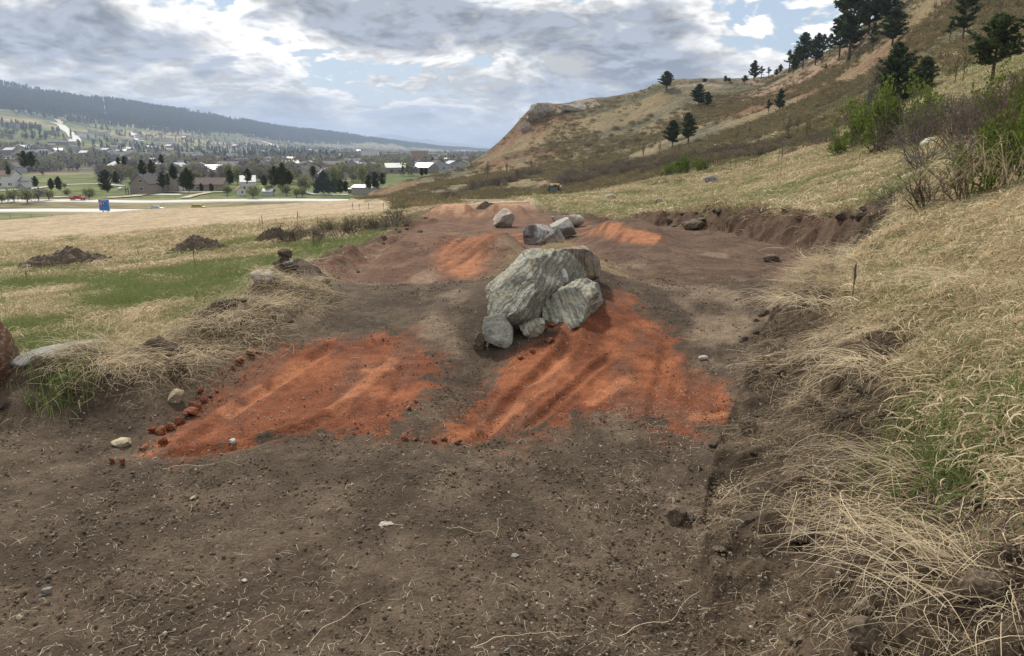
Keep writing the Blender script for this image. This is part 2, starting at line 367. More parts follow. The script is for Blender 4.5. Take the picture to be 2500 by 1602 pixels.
def hill_mat(name):
    m = bpy.data.materials.new(name); m.use_nodes = True; n = NT(m.node_tree)
    pos = n.n('ShaderNodeNewGeometry').outputs['Position']
    col = n.n('ShaderNodeVertexColor', layer_name='Col').outputs[0]
    n1 = n.noise(pos, 1.1, 6, .68); n2 = n.noise(pos, 5.5, 4, .6)
    k = n.n('ShaderNodeMapRange', {0: n.m('ADD', n1, n2), 1: .72, 2: 1.3, 3: .45, 4: 1.55}).outputs[0]
    c = n.v('SCALE', col, sc=k)
    tuft = n.step(n1, .50, .62); c = n.mix(n.m('MULTIPLY', tuft, .35), c, (.27, .235, .13))
    b = n.n('ShaderNodeBump', {'Height': n.m('ADD', n1, n.m('MULTIPLY', n2, .4)), 'Strength': .9, 'Distance': .8})
    p = n.n('ShaderNodeBsdfPrincipled', {'Base Color': c, 'Roughness': .95, 'Normal': b.outputs[0]}); p.inputs['Specular IOR Level'].default_value = .1
    n.n('ShaderNodeOutputMaterial', {'Surface': p.outputs[0]}); return m
M_SOIL = ground_mat('soil'); M_FIELD = ground_mat('field_grass_ground', .25, .2, .045); M_HILL = hill_mat('hill_grass_ground')

def in_poly(px, py, P):
    P = np.array(P, float); ins = np.zeros(px.shape, bool); D = np.full(px.shape, 1e9)
    for (x0, y0), (x1, y1) in zip(P, np.roll(P, -1, 0)):
        c = (y0 > py) != (y1 > py)
        with np.errstate(divide='ignore', invalid='ignore'): xc = (x1-x0)*(py-y0)/(y1-y0)+x0
        ins ^= c & (px < xc)
        dx, dy = x1-x0, y1-y0; t = np.clip(((px-x0)*dx+(py-y0)*dy)/(dx*dx+dy*dy), 0, 1)
        D = np.minimum(D, np.hypot(px-x0-t*dx, py-y0-t*dy))
    return np.where(ins, D, -D)
def wpoly(pts, **k):
    a = np.array(pts, float); c = cast(a[:, 0], a[:, 1], **k); return [tuple(p[:2]) for p in c]
# outlines on the ground, in metres
RED_L = wpoly([(395,1108),(425,1045),(560,935),(650,852),(760,838),(880,828),(1005,806),(1000,845),(1075,870),(1085,900),(1040,950),(985,1010),(975,1065),(760,1058),(640,1075),(560,1100),(470,1122)])
RED_R = wpoly([(1085,1080),(1110,1030),(1180,960),(1250,880),(1330,830),(1390,770),(1430,720),(1480,708),(1530,715),(1560,760),(1600,790),(1645,830),(1640,870),(1700,915),(1755,935),(1800,1010),(1790,1040),(1700,1062),(1640,1070),(1600,1020),(1500,1008),(1400,1020),(1320,1060),(1250,1068),(1240,1100),(1235,1070)])
RED_L2 = wpoly([(1030,628),(1060,590),(1150,575),(1285,560),(1275,585),(1230,610),(1200,660),(1120,690),(1060,665)], y0=10.8)
RED_R2 = wpoly([(1425,532),(1500,540),(1560,560),(1620,580),(1600,600),(1520,585),(1440,580),(1415,570)], y0=12)
PATH = wpoly([(1180,505),(1240,488),(1300,462),(1335,432),(1352,433),(1345,455),(1320,478),(1300,500),(1290,520)], y0=28)
PATH2 = wpoly([(1022,478),(1070,480),(1085,500),(1120,508),(1090,520),(1040,505)], y0=28)
def in_w(X, Y, P): return in_poly(X, Y, P)

COMPACT = [(wpoly(p), w_) for p, w_ in (([(1205,1050),(1270,980),(1330,930),(1370,885)], .10), ([(1440,985),(1490,950),(1530,925)], .06), ([(1385,800),(1400,770),(1430,745)], .12), ([(560,1010),(640,960),(760,890)], .09), ([(820,1000),(900,930),(960,880)], .07), ([(1700,1020),(1770,1010)], .06), ([(900,905),(940,900)], .08))]
def terrain_arrays():
    nc, nr = 760, 800
    sg = np.linspace(-1.25, 1.25, nc); a0, a1 = math.log(2.5), math.log(322)
    tt = np.linspace(0, 1, nr); tt = lerp(tt, tt**1.25, .6)
    rho = np.exp(a0+(a1-a0)*tt)
    S, RR = np.meshgrid(sg, rho); X = S*RR; Y = RR-2.0
    return X, Y, h_full(X, Y)
TX, TY, TZ = terrain_arrays(); nr, nc = TX.shape
def albedo(X, Y, Z):
    s = X/np.maximum(Y, 1.); c3 = lambda r, g, b: np.array([r, g, b])
    db, sb = poly_dist(X, Y, BERM_L); dr, sr = poly_dist(X, Y, BANK_R)
    nA = fbm(X, Y, .9, 4, 61); nB = fbm(X, Y, 3.2, 4, 62); nC = fbm(X, Y, .13, 4, 63); nD = fbm(X, Y, 14, 3, 64)
    def L(a, b, t): return a+(b-a)*t[..., None]
    out = np.zeros(X.shape+(3,)); 
    soil = L(c3(.058,.042,.030), c3(.094,.070,.050), sm(nB, .3, .72)); soil = L(soil, c3(.042,.030,.021)+soil*0, sm(nD, .55, .85)*.5)
    redbrown = L(c3(.098,.055,.038), c3(.150,.085,.058), sm(nB, .3, .7))
    # the soil turns reddish brown beyond the first ramps
    rb = sm(Y+1.2*(nA-.5)*3, 8.6, 10.2)*(1-sm(X, 1.0, 2.4)*.55)
    col = L(soil, redbrown, rb)
    # pale rubbed patches
    pale = sm(fbm(X*1.2, Y*.7, 1.3, 4, 71), .60, .74)*gbox(Y, 4.5, 14, 1.)
    col = L(col, c3(.30,.225,.16)+col*0, pale*.4)
    yl = Y+.0*X; edge = np.minimum(np.exp(-((yl-8.35)/.22)**2), 1)*sm(nB, .45, .7); col = L(col, c3(.33,.25,.19)+col*0, edge*.4)
    # clay
    red = L(c3(.130,.043,.020), c3(.220,.078,.036), sm(nB, .35, .75)); red = L(red, c3(.105,.050,.032)+red*0, sm(fbm(X*2.5, Y*.8, 1.4, 3, 72), .5, .75)*.75)
    rmask = np.zeros(X.shape)
    for P in (RED_L, RED_R):
        d = in_w(X, Y, P); rmask = np.maximum(rmask, sm(d+.12*(nA-.5)+.22*(nB-.5)+.20*(nD-.5)+.12*(fbm(X, Y, 34, 2, 75)-.5), -.02, .02))
    col = L(col, red, rmask)
    for P, rr in ((RED_L2, .5), (RED_R2, .5)):
        d = in_w(X, Y, P); k = sm(d+.7*(nA-.5), -.12, .25); streak = sm(fbm(X*3.2-Y*1.2, Y*.35, 1.2, 3, 73), .38, .6)
        r2 = L(c3(.15,.060,.032), c3(.34,.145,.075), streak); col = L(col, r2, k*.9)
    tops = np.clip(bump(X, Y, 26, 1.4, 1.3, -3.0, .7, .3), 0, 1); streak = sm(fbm(X*3, Y*.6-X, 1.3, 3, 74), .35, .6)
    col = L(col, L(c3(.22,.115,.07), c3(.42,.26,.16), streak), tops*.85)
    tops = bump(X, Y, 33, 2.4, 3, -3.0, 2.2, .5); col = L(col, c3(.30,.185,.125)+col*0, tops*.8)
    for P, wd in COMPACT:                                   # soil packed smooth and dry by the machine's wheels
        d, _ = poly_dist(X, Y, P); col = L(col, L(col, c3(.32,.130,.064)+col*0, np.clip(rmask*.8, 0, 1)), (1-sm(d+.05*(nD-.5), wd*.6, wd*1.1))*sm(nB+.1, .3, .5)*.8)
    # is it track?
    ontrack = (sb > 0) & (sr < 0) & ((X > -5.2) | (Y < 8))
    col = L(col, col*.0+c3(.155,.062,.035), (1-rmask)*sm(np.maximum(in_w(X, Y, RED_L), in_w(X, Y, RED_R)), -.22, .0)*sm(nD, .40, .6)*.6)
    trackm = ontrack*(1-sm(Y+(nA-.5)*5, 35, 39))
    # island and heaps: dark
    isl = np.exp(-((X-.70)/.85)**2-((Y-10.4)/2.1)**2)+.8*np.exp(-((X-.75)/.5)**2-((Y-8.0)/.9)**2)
    col = L(col, c3(.055,.038,.027)+col*0, np.clip(isl*1.5, 0, 1)*sm(nB, .2, .55))
    # field ------------------------------------------------
    green = L(c3(.135,.155,.068), c3(.19,.20,.10), sm(nB, .3, .7)); dry = L(c3(.34,.285,.19), c3(.50,.425,.30), sm(nB, .3, .7)); tan = L(c3(.27,.205,.135), c3(.38,.295,.20), sm(nB, .3, .7))
    g = sm(nA*.5+fbm(X, Y*1.6, .33, 4, 81)*.5+.05*(nD-.5), .455, .56)
    fld = L(green, dry, g*.85)
    far = sm(fbm(X*.35, Y, .11, 4, 82)+ (Y-30)*.012, .40, .60)
    fld = L(fld, tan, far*.9)
    rt = sm(s, .02, .12); gr = L(green, dry, sm(nA*.6+nC*.4+.26*(1-sm(Y, 6, 12)), .40, .55)); fld = L(fld, gr, rt)
    # bare stripes by the track, disturbed margins
    marg = np.where(sb < 0, 1-sm(db+.5*(nB-.5)-.45*sm(Y, 7, 10), .25, .75), np.where(sr > 0, 1-sm(dr+.6*(nB-.5)+.5*(nA-.5), bank_w(Y)-.25, bank_w(Y)+.3), 0))*(1-sm(Y, 24, 40))
    darks = L(c3(.040,.028,.019), c3(.085,.062,.043), sm(nB, .35, .7)); darks = L(darks, c3(.19,.150,.10)+darks*0, sm(nD, .5, .8)*.3); rdk = L(darks, c3(.11,.062,.044)+darks*0, sm(Y, 10, 14)*.45)
    fld = L(fld, rdk, marg)
    # hill ---------------------------------------------------
    hg = L(c3(.105,.102,.065), c3(.20,.175,.115), sm(nC*.5+fbm(X, Y, .45, 3, 95)*.5, .40, .60)); hg = L(hg, c3(.36,.275,.155)+hg*0, sm(fbm(X*.5, Y, .06, 3, 91), .52, .68)*.7)
    hr = L(c3(.20,.092,.056), c3(.29,.17,.11), sm(nA, .3, .7)); d = ridgeY(X, Y)-Y
    rm = gbox(s, .27, .40, .03)*gbox(d, 30, 78, 12)*sm(fbm(X, Y, .05, 3, 92), .36, .50)+gbox(s, -.04, .075, .02)*sm(fbm(X, Y, .09, 3, 93), .36, .55)*gbox(d, -5, 60, 8)*.9+gbox(s, .33, .56, .05)*gbox(d, 5, 60, 12)*sm(fbm(X, Y, .05, 3, 94), .46, .6)*.8
    rm = rm+gbox(s, .025, .055, .008)*gbox(Y, 180, 196, 4)*1.0+gbox(s,-.205,-.13,.01)*gbox(d,-2,20,4)*.9
    hg = L(hg, hr, np.clip(rm, 0, 1)*.85)
    rk = rock_mask(X, Y); rc = L(c3(.40,.335,.275), c3(.27,.235,.20), sm(nA, .4, .7)); rc = L(rc, c3(.40,.25,.185)+rc*0, gbox(s, .30, .5, .04)*.75); hg = L(hg, rc, np.clip(rk*1.2, 0, 1)*sm(fbm(X, Y*1.6, .16, 4, 97), .44, .56))
    tanband = gbox(s, .02, .24, .04)*gbox(Y-(178-s*120+22*nA), -6, 6, 5); hg = L(hg, c3(.36,.27,.15)+hg*0, tanband*.55*sm(nC*.5+fbm(X, Y, .2, 3, 98)*.5, .42, .58))
    hg = hg*.86; hm = sm(Y+30*(nC-.5), 60, 105)*sm(s, -.16, -.06); toe = sm(Y, 120, 180)*sm(s, -.3, -.14); hm = np.maximum(hm, toe)
    fld = L(fld, hg, hm)
    pm = np.maximum(in_w(X, Y, PATH), in_w(X, Y, PATH2)); fld = L(fld, c3(.34,.25,.18)+fld*0, sm(pm+.6*(nA-.5), -.2, .5)*.9)
    col = L(fld, col, trackm)
    rough = trackm*(1-.35*rmask)+marg; rough = np.clip(rough, 0, 1)
    cls = np.where(trackm > .5, 1, 0); cls = np.where((cls == 1) & (rmask > .5), 2, cls)
    cls = np.where((cls == 0) & (Y > 95) & (s > -.2), 3, cls)
    return col, rough, cls
ACOL, AROU, ACLS = albedo(TX, TY, TZ)
TV = np.c_[TX.ravel(), TY.ravel(), TZ.ravel()]
gi = np.arange(nr*nc).reshape(nr, nc)
TF = np.c_[gi[:-1, :-1].ravel(), gi[:-1, 1:].ravel(), gi[1:, 1:].ravel(), gi[1:, :-1].ravel()]
def grid_normals(P):
    a = np.gradient(P, axis=1); b = np.gradient(P, axis=0); n = np.cross(a, b); return n/np.linalg.norm(n, axis=-1, keepdims=True)
TN = grid_normals(TV.reshape(nr, nc, 3)).reshape(-1, 3)
fcls = ACLS.ravel()[TF[:, 0]]
keep = TZ.ravel()[TF[:, 0]] > -27
def sub_terrain(name, mask, mat):
    Fs = TF[mask & keep]; u, inv = np.unique(Fs, return_inverse=True)
    me = mesh_np(name, TV[u], inv.reshape(-1, 4), mat, True, ACOL.reshape(-1, 3)[u])
    at = me.attributes.new('Rough', 'FLOAT', 'POINT'); at.data.foreach_set('value', AROU.ravel()[u].astype(np.float32))
    me.normals_split_custom_set_from_vertices(TN[u].astype(np.float32))
    return link(name, me)
cx = TX.ravel()[TF[:, 0]]; cy = TY.ravel()[TF[:, 0]]
tag(sub_terrain('dirt_track', fcls == 1, M_SOIL), kind='structure')
tag(sub_terrain('red_clay_ground', (fcls == 2) & (cx < -.25), M_SOIL), kind='structure')
tag(sub_terrain('red_clay_ground', (fcls == 2) & (cx >= -.25), M_SOIL), kind='structure')
tag(sub_terrain('ground', (fcls == 0) & (cy < 45), M_SOIL), kind='structure')
tag(sub_terrain('field', (fcls == 0) & (cy >= 45), M_FIELD), kind='structure')
tag(sub_terrain('hillside', fcls == 3, M_HILL), kind='structure')

# ---------------------------------------------------------------- the valley
def P3(col): return [pxY(*c) for c in col]
VAL = P3([(-600,480,311),(-600,430,520),(-600,380,900),(-600,300,1500),(-600,200,2500),(-600,120,3400),(0,480,309),(0,430,520),(0,405,760),(0,385,950),(0,350,1250),(0,310,1650),(0,275,2200),(0,262,2500),(0,208,3300),
 (250,480,309),(250,430,520),(250,405,800),(250,385,1100),(250,360,1500),(250,330,2000),(250,303,2600),(250,253,3500),(500,480,309),(500,430,520),(500,400,940),(500,385,1350),(500,365,2000),(500,345,2600),(500,330,3100),(500,284,4000),
 (750,480,309),(750,430,520),(750,400,940),(750,385,1500),(750,370,2400),(750,358,3300),(750,350,4000),(780,323,4800),(916,341,5400),(1000,400,940),(1000,385,1600),(1000,374,2800),(1000,367,4200),(1000,362,5000),(1020,353,5800),
 (1200,400,940),(1200,385,1600),(1200,377,3000),(1200,373.5,5000),(1196,371,6500),(1600,400,940),(1600,376,3000),(1600,371,6500),(2300,400,940),(2300,376,3000),(2300,371,6500),(2300,480,309),(1200,480,309),
 (0,150,4300),(250,200,4600),(500,245,5200),(780,300,6200),(1100,362,7600)])+[(x, y, -20.) for x in (-300,-150,-50,60,200) for y in (150, 230, 300)]
rbf_val = RBF(VAL, 30., 1e-6)
def ridge2(X, Y):
    s = X/Y; xs = [(p-1250)/F/.99 for p in (-600,0,250,500,780,916,1020,1196,2500)]
    return np.interp(s, xs, [3400,3300,3500,4000,4800,5400,5800,6500,6500])
def h_valley(X, Y):
    Z = rbf_val(X, np.clip(Y, 120, 9000)); r = ridge2(X, Y); Z = Z-np.maximum(Y-r, 0)*.16
    k = sm(Y, 700, 1800)
    Z = Z+k*(fbm(X, Y, .0035, 4, 101)-.5)*Y*.006
    return Z
castv = caster(h_valley)
def val_mesh():
    nc, nr = 420, 460
    s = np.linspace(-1.0, .42, nc); rho = np.exp(np.linspace(math.log(135.), math.log(8800.), nr))
    S, Yv = np.meshgrid(s, rho); X = S*Yv; Z = h_valley(X, Yv); Yp = Yv
    px, py = toPx(X, Yv, Z)
    def L(a, b, t): return a+(b-a)*t[..., None]
    c3 = lambda r, g, b: np.array([r, g, b])
    nA = fbm(X, Yv, .02, 4, 111); nB = fbm(X, Yv*.6, .006, 4, 112); nC = fbm(X, Yv, .0022, 4, 113)
    grass = L(c3(.095,.125,.045), c3(.145,.165,.070), sm(nA, .3, .7)); dry = L(c3(.26,.21,.13), c3(.36,.29,.18), sm(nA, .3, .7))
    col = L(grass, dry, sm(nB, .48, .6)*sm(Yv, 420, 470)*.85)
    wood = L(c3(.10,.085,.072), c3(.125,.12,.075), sm(nA, .35, .65)); wz = sm(Yv, 520, 640)*(1-sm(Yv, 1250, 1600)*sm(-S, .3, .45))*(1-sm(Yv, 3000, 4600)*.6)
    col = L(col, wood, wz*sm(fbm(X, Yv, .01, 3, 114), .25, .45)*.9)
    # the dark pine forest on the long ridge
    r = ridge2(X, Yv); base = np.interp(S, [(p-1250)/F/.99 for p in (-600,0,250,500,780,916,1020,1196)], [2300,2480,2620,3150,4100,4800,5400,6200])
    f = sm(Yv+ (nC-.5)*1200+(nA-.5)*300, base-60, base+120)
    pine = L(c3(.026,.040,.036), c3(.045,.058,.048), sm(nA, .4, .7)); pine = L(pine, c3(.20,.17,.11)+pine*0, sm(fbm(X, Yv*.5, .009, 4, 115), .62, .70)*.6)
    col = L(col, pine, f)
    # verges of the highway
    y0 = 255+.06*(X+140); 
    verge = gbox(Yv, 195, 300, 6); col = L(col, L(c3(.125,.135,.065), c3(.20,.175,.10), sm(nA, .4, .6)), verge)
    V = np.c_[X.ravel(), Yv.ravel(), Z.ravel()]; g = np.arange(nr*nc).reshape(nr, nc)
    Fc = np.c_[g[:-1, :-1].ravel(), g[:-1, 1:].ravel(), g[1:, 1:].ravel(), g[1:, :-1].ravel()]
    return V, Fc, col.reshape(-1, 3)
def valley_mat():
    m = bpy.data.materials.new('valley_ground'); m.use_nodes = True; n = NT(m.node_tree)
    pos = n.n('ShaderNodeNewGeometry').outputs['Position']; col = n.n('ShaderNodeVertexColor', layer_name='Col').outputs[0]
    k = n.n('ShaderNodeMapRange', {0: n.m('ADD', n.noise(pos, .12, 5, .65), n.noise(pos, .03, 4, .6)), 1: .75, 2: 1.3, 3: .6, 4: 1.4}).outputs[0]
    p = n.n('ShaderNodeBsdfPrincipled', {'Base Color': n.v('SCALE', col, sc=k), 'Roughness': 1.0}); p.inputs['Specular IOR Level'].default_value = .05
    n.n('ShaderNodeOutputMaterial', {'Surface': p.outputs[0]}); return m
M_VAL = valley_mat()
vV, vF, vC = val_mesh()
tag(link('valley_floor', mesh_np('valley_floor', vV, vF, M_VAL, True, vC)), kind='structure')
def simple(name, col, rough=.8, var=.12, scale=3., metal=0., spec=.3, bumpd=0.):
    m = bpy.data.materials.new(name); m.use_nodes = True; n = NT(m.node_tree)
    pos = n.n('ShaderNodeTexCoord').outputs['Object']
    k = n.n('ShaderNodeMapRange', {0: n.noise(pos, scale, 4, .6), 1: .3, 2: .7, 3: 1-var, 4: 1+var}).outputs[0]
    c = n.v('SCALE', n.mix(1.0, col, col), sc=k)
    d = {'Base Color': c, 'Roughness': rough, 'Metallic': metal}
    if bumpd: d['Normal'] = n.n('ShaderNodeBump', {'Height': n.noise(pos, scale*3, 5, .6), 'Strength': .7, 'Distance': bumpd}).outputs[0]
    p = n.n('ShaderNodeBsdfPrincipled', d); p.inputs['Specular IOR Level'].default_value = spec
    n.n('ShaderNodeOutputMaterial', {'Surface': p.outputs[0]}); return m
# land going on to the horizon, far blue mountains
m = MB(); N = 64
m.add([(0, 0, -60)]+[(70000*math.cos(2*math.pi*k/N), 70000*math.sin(2*math.pi*k/N), -60) for k in range(N)], [(0, 1+k, 1+(k+1) % N) for k in range(N)])
tag(link('terrain', m.mesh('terrain', simple('plain_ground', (.16,.15,.085), 1, .3, .001))), kind='structure')
def far_range(name, Yd, pts, depth, mat):
    pts = np.array(pts, float); xs = np.linspace(pts[0, 0], pts[-1, 0], 240); ys = np.interp(xs, pts[:, 0], pts[:, 1])+1.2*(fbm(xs, xs*0, .03, 4, 5)-.5)
    rows = []
    for k, (f, hfr) in enumerate([(-.5, 0), (-.3, .42), (-.12, .82), (0, 1), (.3, .6), (.6, 0)]):
        P = np.array([pxY(x, y, Yd) for x, y in zip(xs, ys)]); top = P[:, 2]; rows.append(np.c_[P[:, 0]*(1+f*depth/Yd), P[:, 1]+f*depth+200*(vnoise(xs*.06, xs*0+k, 7)-.5), -60+(top+60)*hfr*(1+.12*(vnoise(xs*.09, xs*0+k*3., 9)-.5)*(0 < hfr < 1))])
    V = np.concatenate(rows); n = len(xs); g = np.arange(len(V)).reshape(-1, n)
    Fc = np.c_[g[:-1, :-1].ravel(), g[:-1, 1:].ravel(), g[1:, 1:].ravel(), g[1:, :-1].ravel()]
    return tag(link(name, mesh_np(name, V, Fc, mat)), kind='structure')
M_FARHILL = simple('far_forest', (.05,.065,.055), 1, .25, .0015)
far_range('mountains', 17000, [(860,352),(905,340),(930,328),(960,328),(1000,336),(1025,342),(1040,338),(1070,346),(1120,350),(1150,354),(1220,360),(1500,352),(2000,350),(2600,356)], 5000, M_FARHILL)
far_range('mountains', 5600, [(-400,196),(-100,210),(60,235),(148,234),(170,232),(230,240),(290,258),(350,262),(420,268),(500,276),(560,290),(640,305),(760,332)], 1300, M_FARHILL)
# ---------------------------------------------------------------- rocks
def hash3(ix, iy, iz, seed):
    h = (ix.astype(np.int64)*374761393+iy.astype(np.int64)*668265263+iz.astype(np.int64)*2147483647+seed*974634777) & 0xFFFFFFFF
    h = ((h ^ (h >> 13))*1274126177) & 0xFFFFFFFF
    return ((h ^ (h >> 16)) & 0xFFFFFF)/float(0xFFFFFF)
def vnoise3(P, seed=0):
    I = np.floor(P); f = P-I; f = f*f*(3-2*f); r = 0
    for dx in (0, 1):
        for dy in (0, 1):
            for dz in (0, 1):
                wt = (f[:, 0] if dx else 1-f[:, 0])*(f[:, 1] if dy else 1-f[:, 1])*(f[:, 2] if dz else 1-f[:, 2])
                r = r+wt*hash3(I[:, 0]+dx, I[:, 1]+dy, I[:, 2]+dz, seed)
    return r
def fbm3(P, sc, oc=4, seed=0):
    t = 0; a = 1; n = 0
    for i in range(oc): t = t+a*vnoise3(P*sc+i*5.3, seed+i*13); n += a; a *= .5; sc *= 2.07
    return t/n
_ico = {}
def ico(sub):
    if sub not in _ico:
        import bmesh
        bm = bmesh.new(); bmesh.ops.create_icosphere(bm, subdivisions=sub, radius=1)
        _ico[sub] = (np.array([v.co[:] for v in bm.verts]), np.array([[v.index for v in f.verts] for f in bm.faces])); bm.free()
    return _ico[sub][0].copy(), _ico[sub][1]
def rock_mesh(name, size, mat, seed=0, sub=4, cuts=10, strata=None, amp=.05, cutr=(.5, .85), extra=None, sdepth=.045, sfreq=9.):
    """a stone: sphere, cut by planes, bedded along a direction, roughened; size = full extents in metres"""
    V, Fc = ico(sub); rg = np.random.default_rng(seed)
    planes = [(rg.normal(size=3), rg.uniform(*cutr)) for _ in range(cuts)]+list(extra or [])
    for nrm, d in planes:
        nrm = np.array(nrm, float); nrm /= np.linalg.norm(nrm); k = V @ nrm; V = V-np.outer(np.maximum(k-d, 0), nrm)*.97
    lo, hi = V.min(0), V.max(0); V = (V-(lo+hi)/2)/((hi-lo)/2)*np.array(size)/2
    N = V/np.linalg.norm(V, axis=1, keepdims=True); S = max(size)
    V = V+N*((fbm3(V, 2.6/S, 3, seed)-.5)*amp*2.4*S+(fbm3(V, 9/S, 4, seed+5)-.5)*amp*.9*S)[:, None]
    if strata is not None:
        q = np.array(strata, float); q /= np.linalg.norm(q); ph = V @ q*sfreq/S+(fbm3(V, 2.2/S, 3, seed+9)-.5)*3.2
        saw = np.abs((ph % 1)-.5)*2; band = vnoise3(np.c_[ph*1.0, ph*0, ph*0]*1.0, seed+3)
        V = V+N*((saw-.5)*sdepth*S*(.3+band))[:, None]+N*((np.abs((ph*2.7 % 1)-.5)*2-.5)*sdepth*.35*S)[:, None]
    return mesh_np(name, V, Fc, mat, True)
def stone_mat(name, c1, c2, c3, scale=5., strata=None, lich=None, bd=.012, sscale=14.):
    m = bpy.data.materials.new(name); m.use_nodes = True; n = NT(m.node_tree)
    o = n.n('ShaderNodeTexCoord').outputs['Object']
    n1 = n.noise(o, scale, 6, .65); n2 = n.noise(o, scale*5, 5, .65)
    c = n.mix(n.step(n1, .36, .62), c1, c2)
    h = n.m('ADD', n1, n.m('MULTIPLY', n2, .5))
    if strata is not None:
        wv = n.n('ShaderNodeTexNoise', {'Vector': o, 'Scale': scale*.6, 'Detail': 3.0}).outputs[1]
        q = n.v('ADD', o, n.v('SCALE', wv, sc=.14)); d = n.v('DOT_PRODUCT', q, strata)
        st = n.noise(n.n('ShaderNodeCombineXYZ', {0: n.m('MULTIPLY', d, sscale), 1: n.m('MULTIPLY', n1, .8), 2: 0.}).outputs[0], 1.6, 6, .72)
        c = n.mix(n.m('MULTIPLY', n.step(st, .42, .64), .8), c, c3); c = n.mix(n.m('MULTIPLY', n.step(st, .46, .34), .75), c, tuple(x*.35 for x in c1))
        h = n.m('ADD', h, n.m('MULTIPLY', st, 1.6))
    else: c = n.mix(n.m('MULTIPLY', n.step(n2, .52, .66), .7), c, c3)
    if lich: 
        for k, lc in enumerate(lich): c = n.mix(n.m('MULTIPLY', n.step(n.noise(n.v('ADD', o, (k*3.7, 1., 0)), scale*1.3, 4, .7), .57, .66), .65), c, lc)
    cr = n.n('ShaderNodeTexVoronoi', {'Vector': n.v('ADD', o, n.v('SCALE', n.n('ShaderNodeTexNoise', {'Vector': o, 'Scale': scale, 'Detail': 3.0}).outputs[1], sc=.5/scale)), 'Scale': scale*.9}, feature='DISTANCE_TO_EDGE').outputs[0]
    crk = n.m('MULTIPLY', n.step(cr, .035, .0), n.step(n.noise(o, scale*.8, 2), .52, .66)); c = n.mix(n.m('MULTIPLY', crk, .35), c, tuple(x*.3 for x in c1)); h = n.m('SUBTRACT', h, n.m('MULTIPLY', crk, .6))
    blot = n.step(n.noise(o, scale*2.6, 5, .75), .50, .60); c = n.mix(n.m('MULTIPLY', blot, .45), c, tuple(x*.55 for x in c1))
    k = n.n('ShaderNodeMapRange', {0: n2, 1: .3, 2: .7, 3: .62, 4: 1.38}).outputs[0]
    b = n.n('ShaderNodeBump', {'Height': h, 'Strength': .95, 'Distance': bd})
    p = n.n('ShaderNodeBsdfPrincipled', {'Base Color': n.v('SCALE', c, sc=k), 'Roughness': .85, 'Normal': b.outputs[0]}); p.inputs['Specular IOR Level'].default_value = .25
    n.n('ShaderNodeOutputMaterial', {'Surface': p.outputs[0]}); return m
GREYGREEN = stone_mat('banded_grey_stone', (.13,.14,.115), (.27,.27,.23), (.50,.48,.41), 9., (.55,.25,-.8), [(.36,.29,.13), (.10,.11,.08), (.42,.33,.20)], .022, 55)
GREYGREEN2 = stone_mat('layered_grey_stone', (.15,.155,.125), (.30,.29,.235), (.48,.46,.38), 5., (.75,.1,.62), [(.42,.34,.18)], .016, 30)
BROWNST = stone_mat('brown_stone', (.13,.10,.075), (.20,.16,.125), (.34,.30,.25), 5., (.9,.3,.12), [(.42,.28,.14)], .014, 12)
PALEST = stone_mat('pale_stone', (.38,.36,.33), (.52,.50,.47), (.62,.61,.60), 6., None, [(.33,.30,.22)], .008)
MOSSST = stone_mat('mossy_white_stone', (.13,.14,.115), (.33,.335,.29), (.58,.57,.52), 5., (.2,.5,.85), None, .008, 5)
YELST = stone_mat('yellowish_stone', (.36,.31,.20), (.48,.43,.31), (.28,.25,.19), 9., None, None, .008)
GREYST = stone_mat('dark_grey_stone', (.13,.125,.115), (.21,.20,.185), (.32,.31,.29), 5., (.6,.3,.7), None, .01, 9)
PINKST = stone_mat('pinkish_stone', (.33,.28,.24), (.46,.41,.36), (.22,.17,.14), 6., (.5,.2,-.8), None, .012, 12)
CLODM = stone_mat('soil_lump', (.095,.070,.050), (.145,.112,.082), (.19,.15,.11), 14., None, None, .02)
REDCLOD = stone_mat('red_clay_lump', (.17,.055,.027), (.26,.09,.045), (.32,.14,.08), 14., None, None, .012)
def set_rock(name, label, cat, x, y, size, mat, seed, rotz, sub=6, sink=.12, tilt=(0, 0), **kw):
    z = float(h_full(np.array([x]), np.array([y]))[0]); me = rock_mesh(name, size, mat, seed, sub, **kw)
    return tag(link(name, me, None, (x, y, z+size[2]/2-sink), (tilt[0], tilt[1], rotz)), label, cat)
def place_rock(name, label, cat, px, py, wpx, hpx, mat, seed, depth=.8, sub=4, sink=.12, rotz=0., tilt=(0, 0), group=None, y0=1.5, amp=.05, Yoff=0, **kw):
    """px, py = middle of the visible foot; wpx,hpx = size in the photograph"""
    X, Y, Z = cast([px], [py], y0=y0)[0]
    dist = math.sqrt(X*X+Y*Y+Z*Z); wd = wpx/F*Y*1.02; ht = hpx/F*dist/CP
    ht = max(ht-wd*depth*.18*abs(Z)/max(Y, .1)*2, ht*.55)
    me = rock_mesh(name, (wd, wd*depth, ht*(1+sink)), mat, seed, sub, amp=amp, **kw)
    u = Vector((X, Y)).normalized()*(wd*depth*.42+Yoff)
    zc = float(h_full(np.array([X+u.x]), np.array([Y+u.y]))[0])
    o = link(name, me, None, (X+u.x, Y+u.y, min(Z, zc)+ht*(1+sink)/2-ht*sink), (tilt[0], tilt[1], rotz))
    return tag(o, label, cat, group)
set_rock('boulder', 'huge long grey-green banded boulder lying between the two dirt tracks', 'boulder', .22, 7.0, (.74, 2.15, .74), GREYGREEN, 11, -.36, sink=.34, tilt=(.0, -.05), cuts=9, strata=(.55,.25,-.8), amp=.05, cutr=(.55,.9), sdepth=.007, sfreq=38., extra=[((-.7,-.2,.7), .62), ((.1,-.85,.5), .66), ((.1,.1,1), .58), ((.8,-.1,.55), .6)])
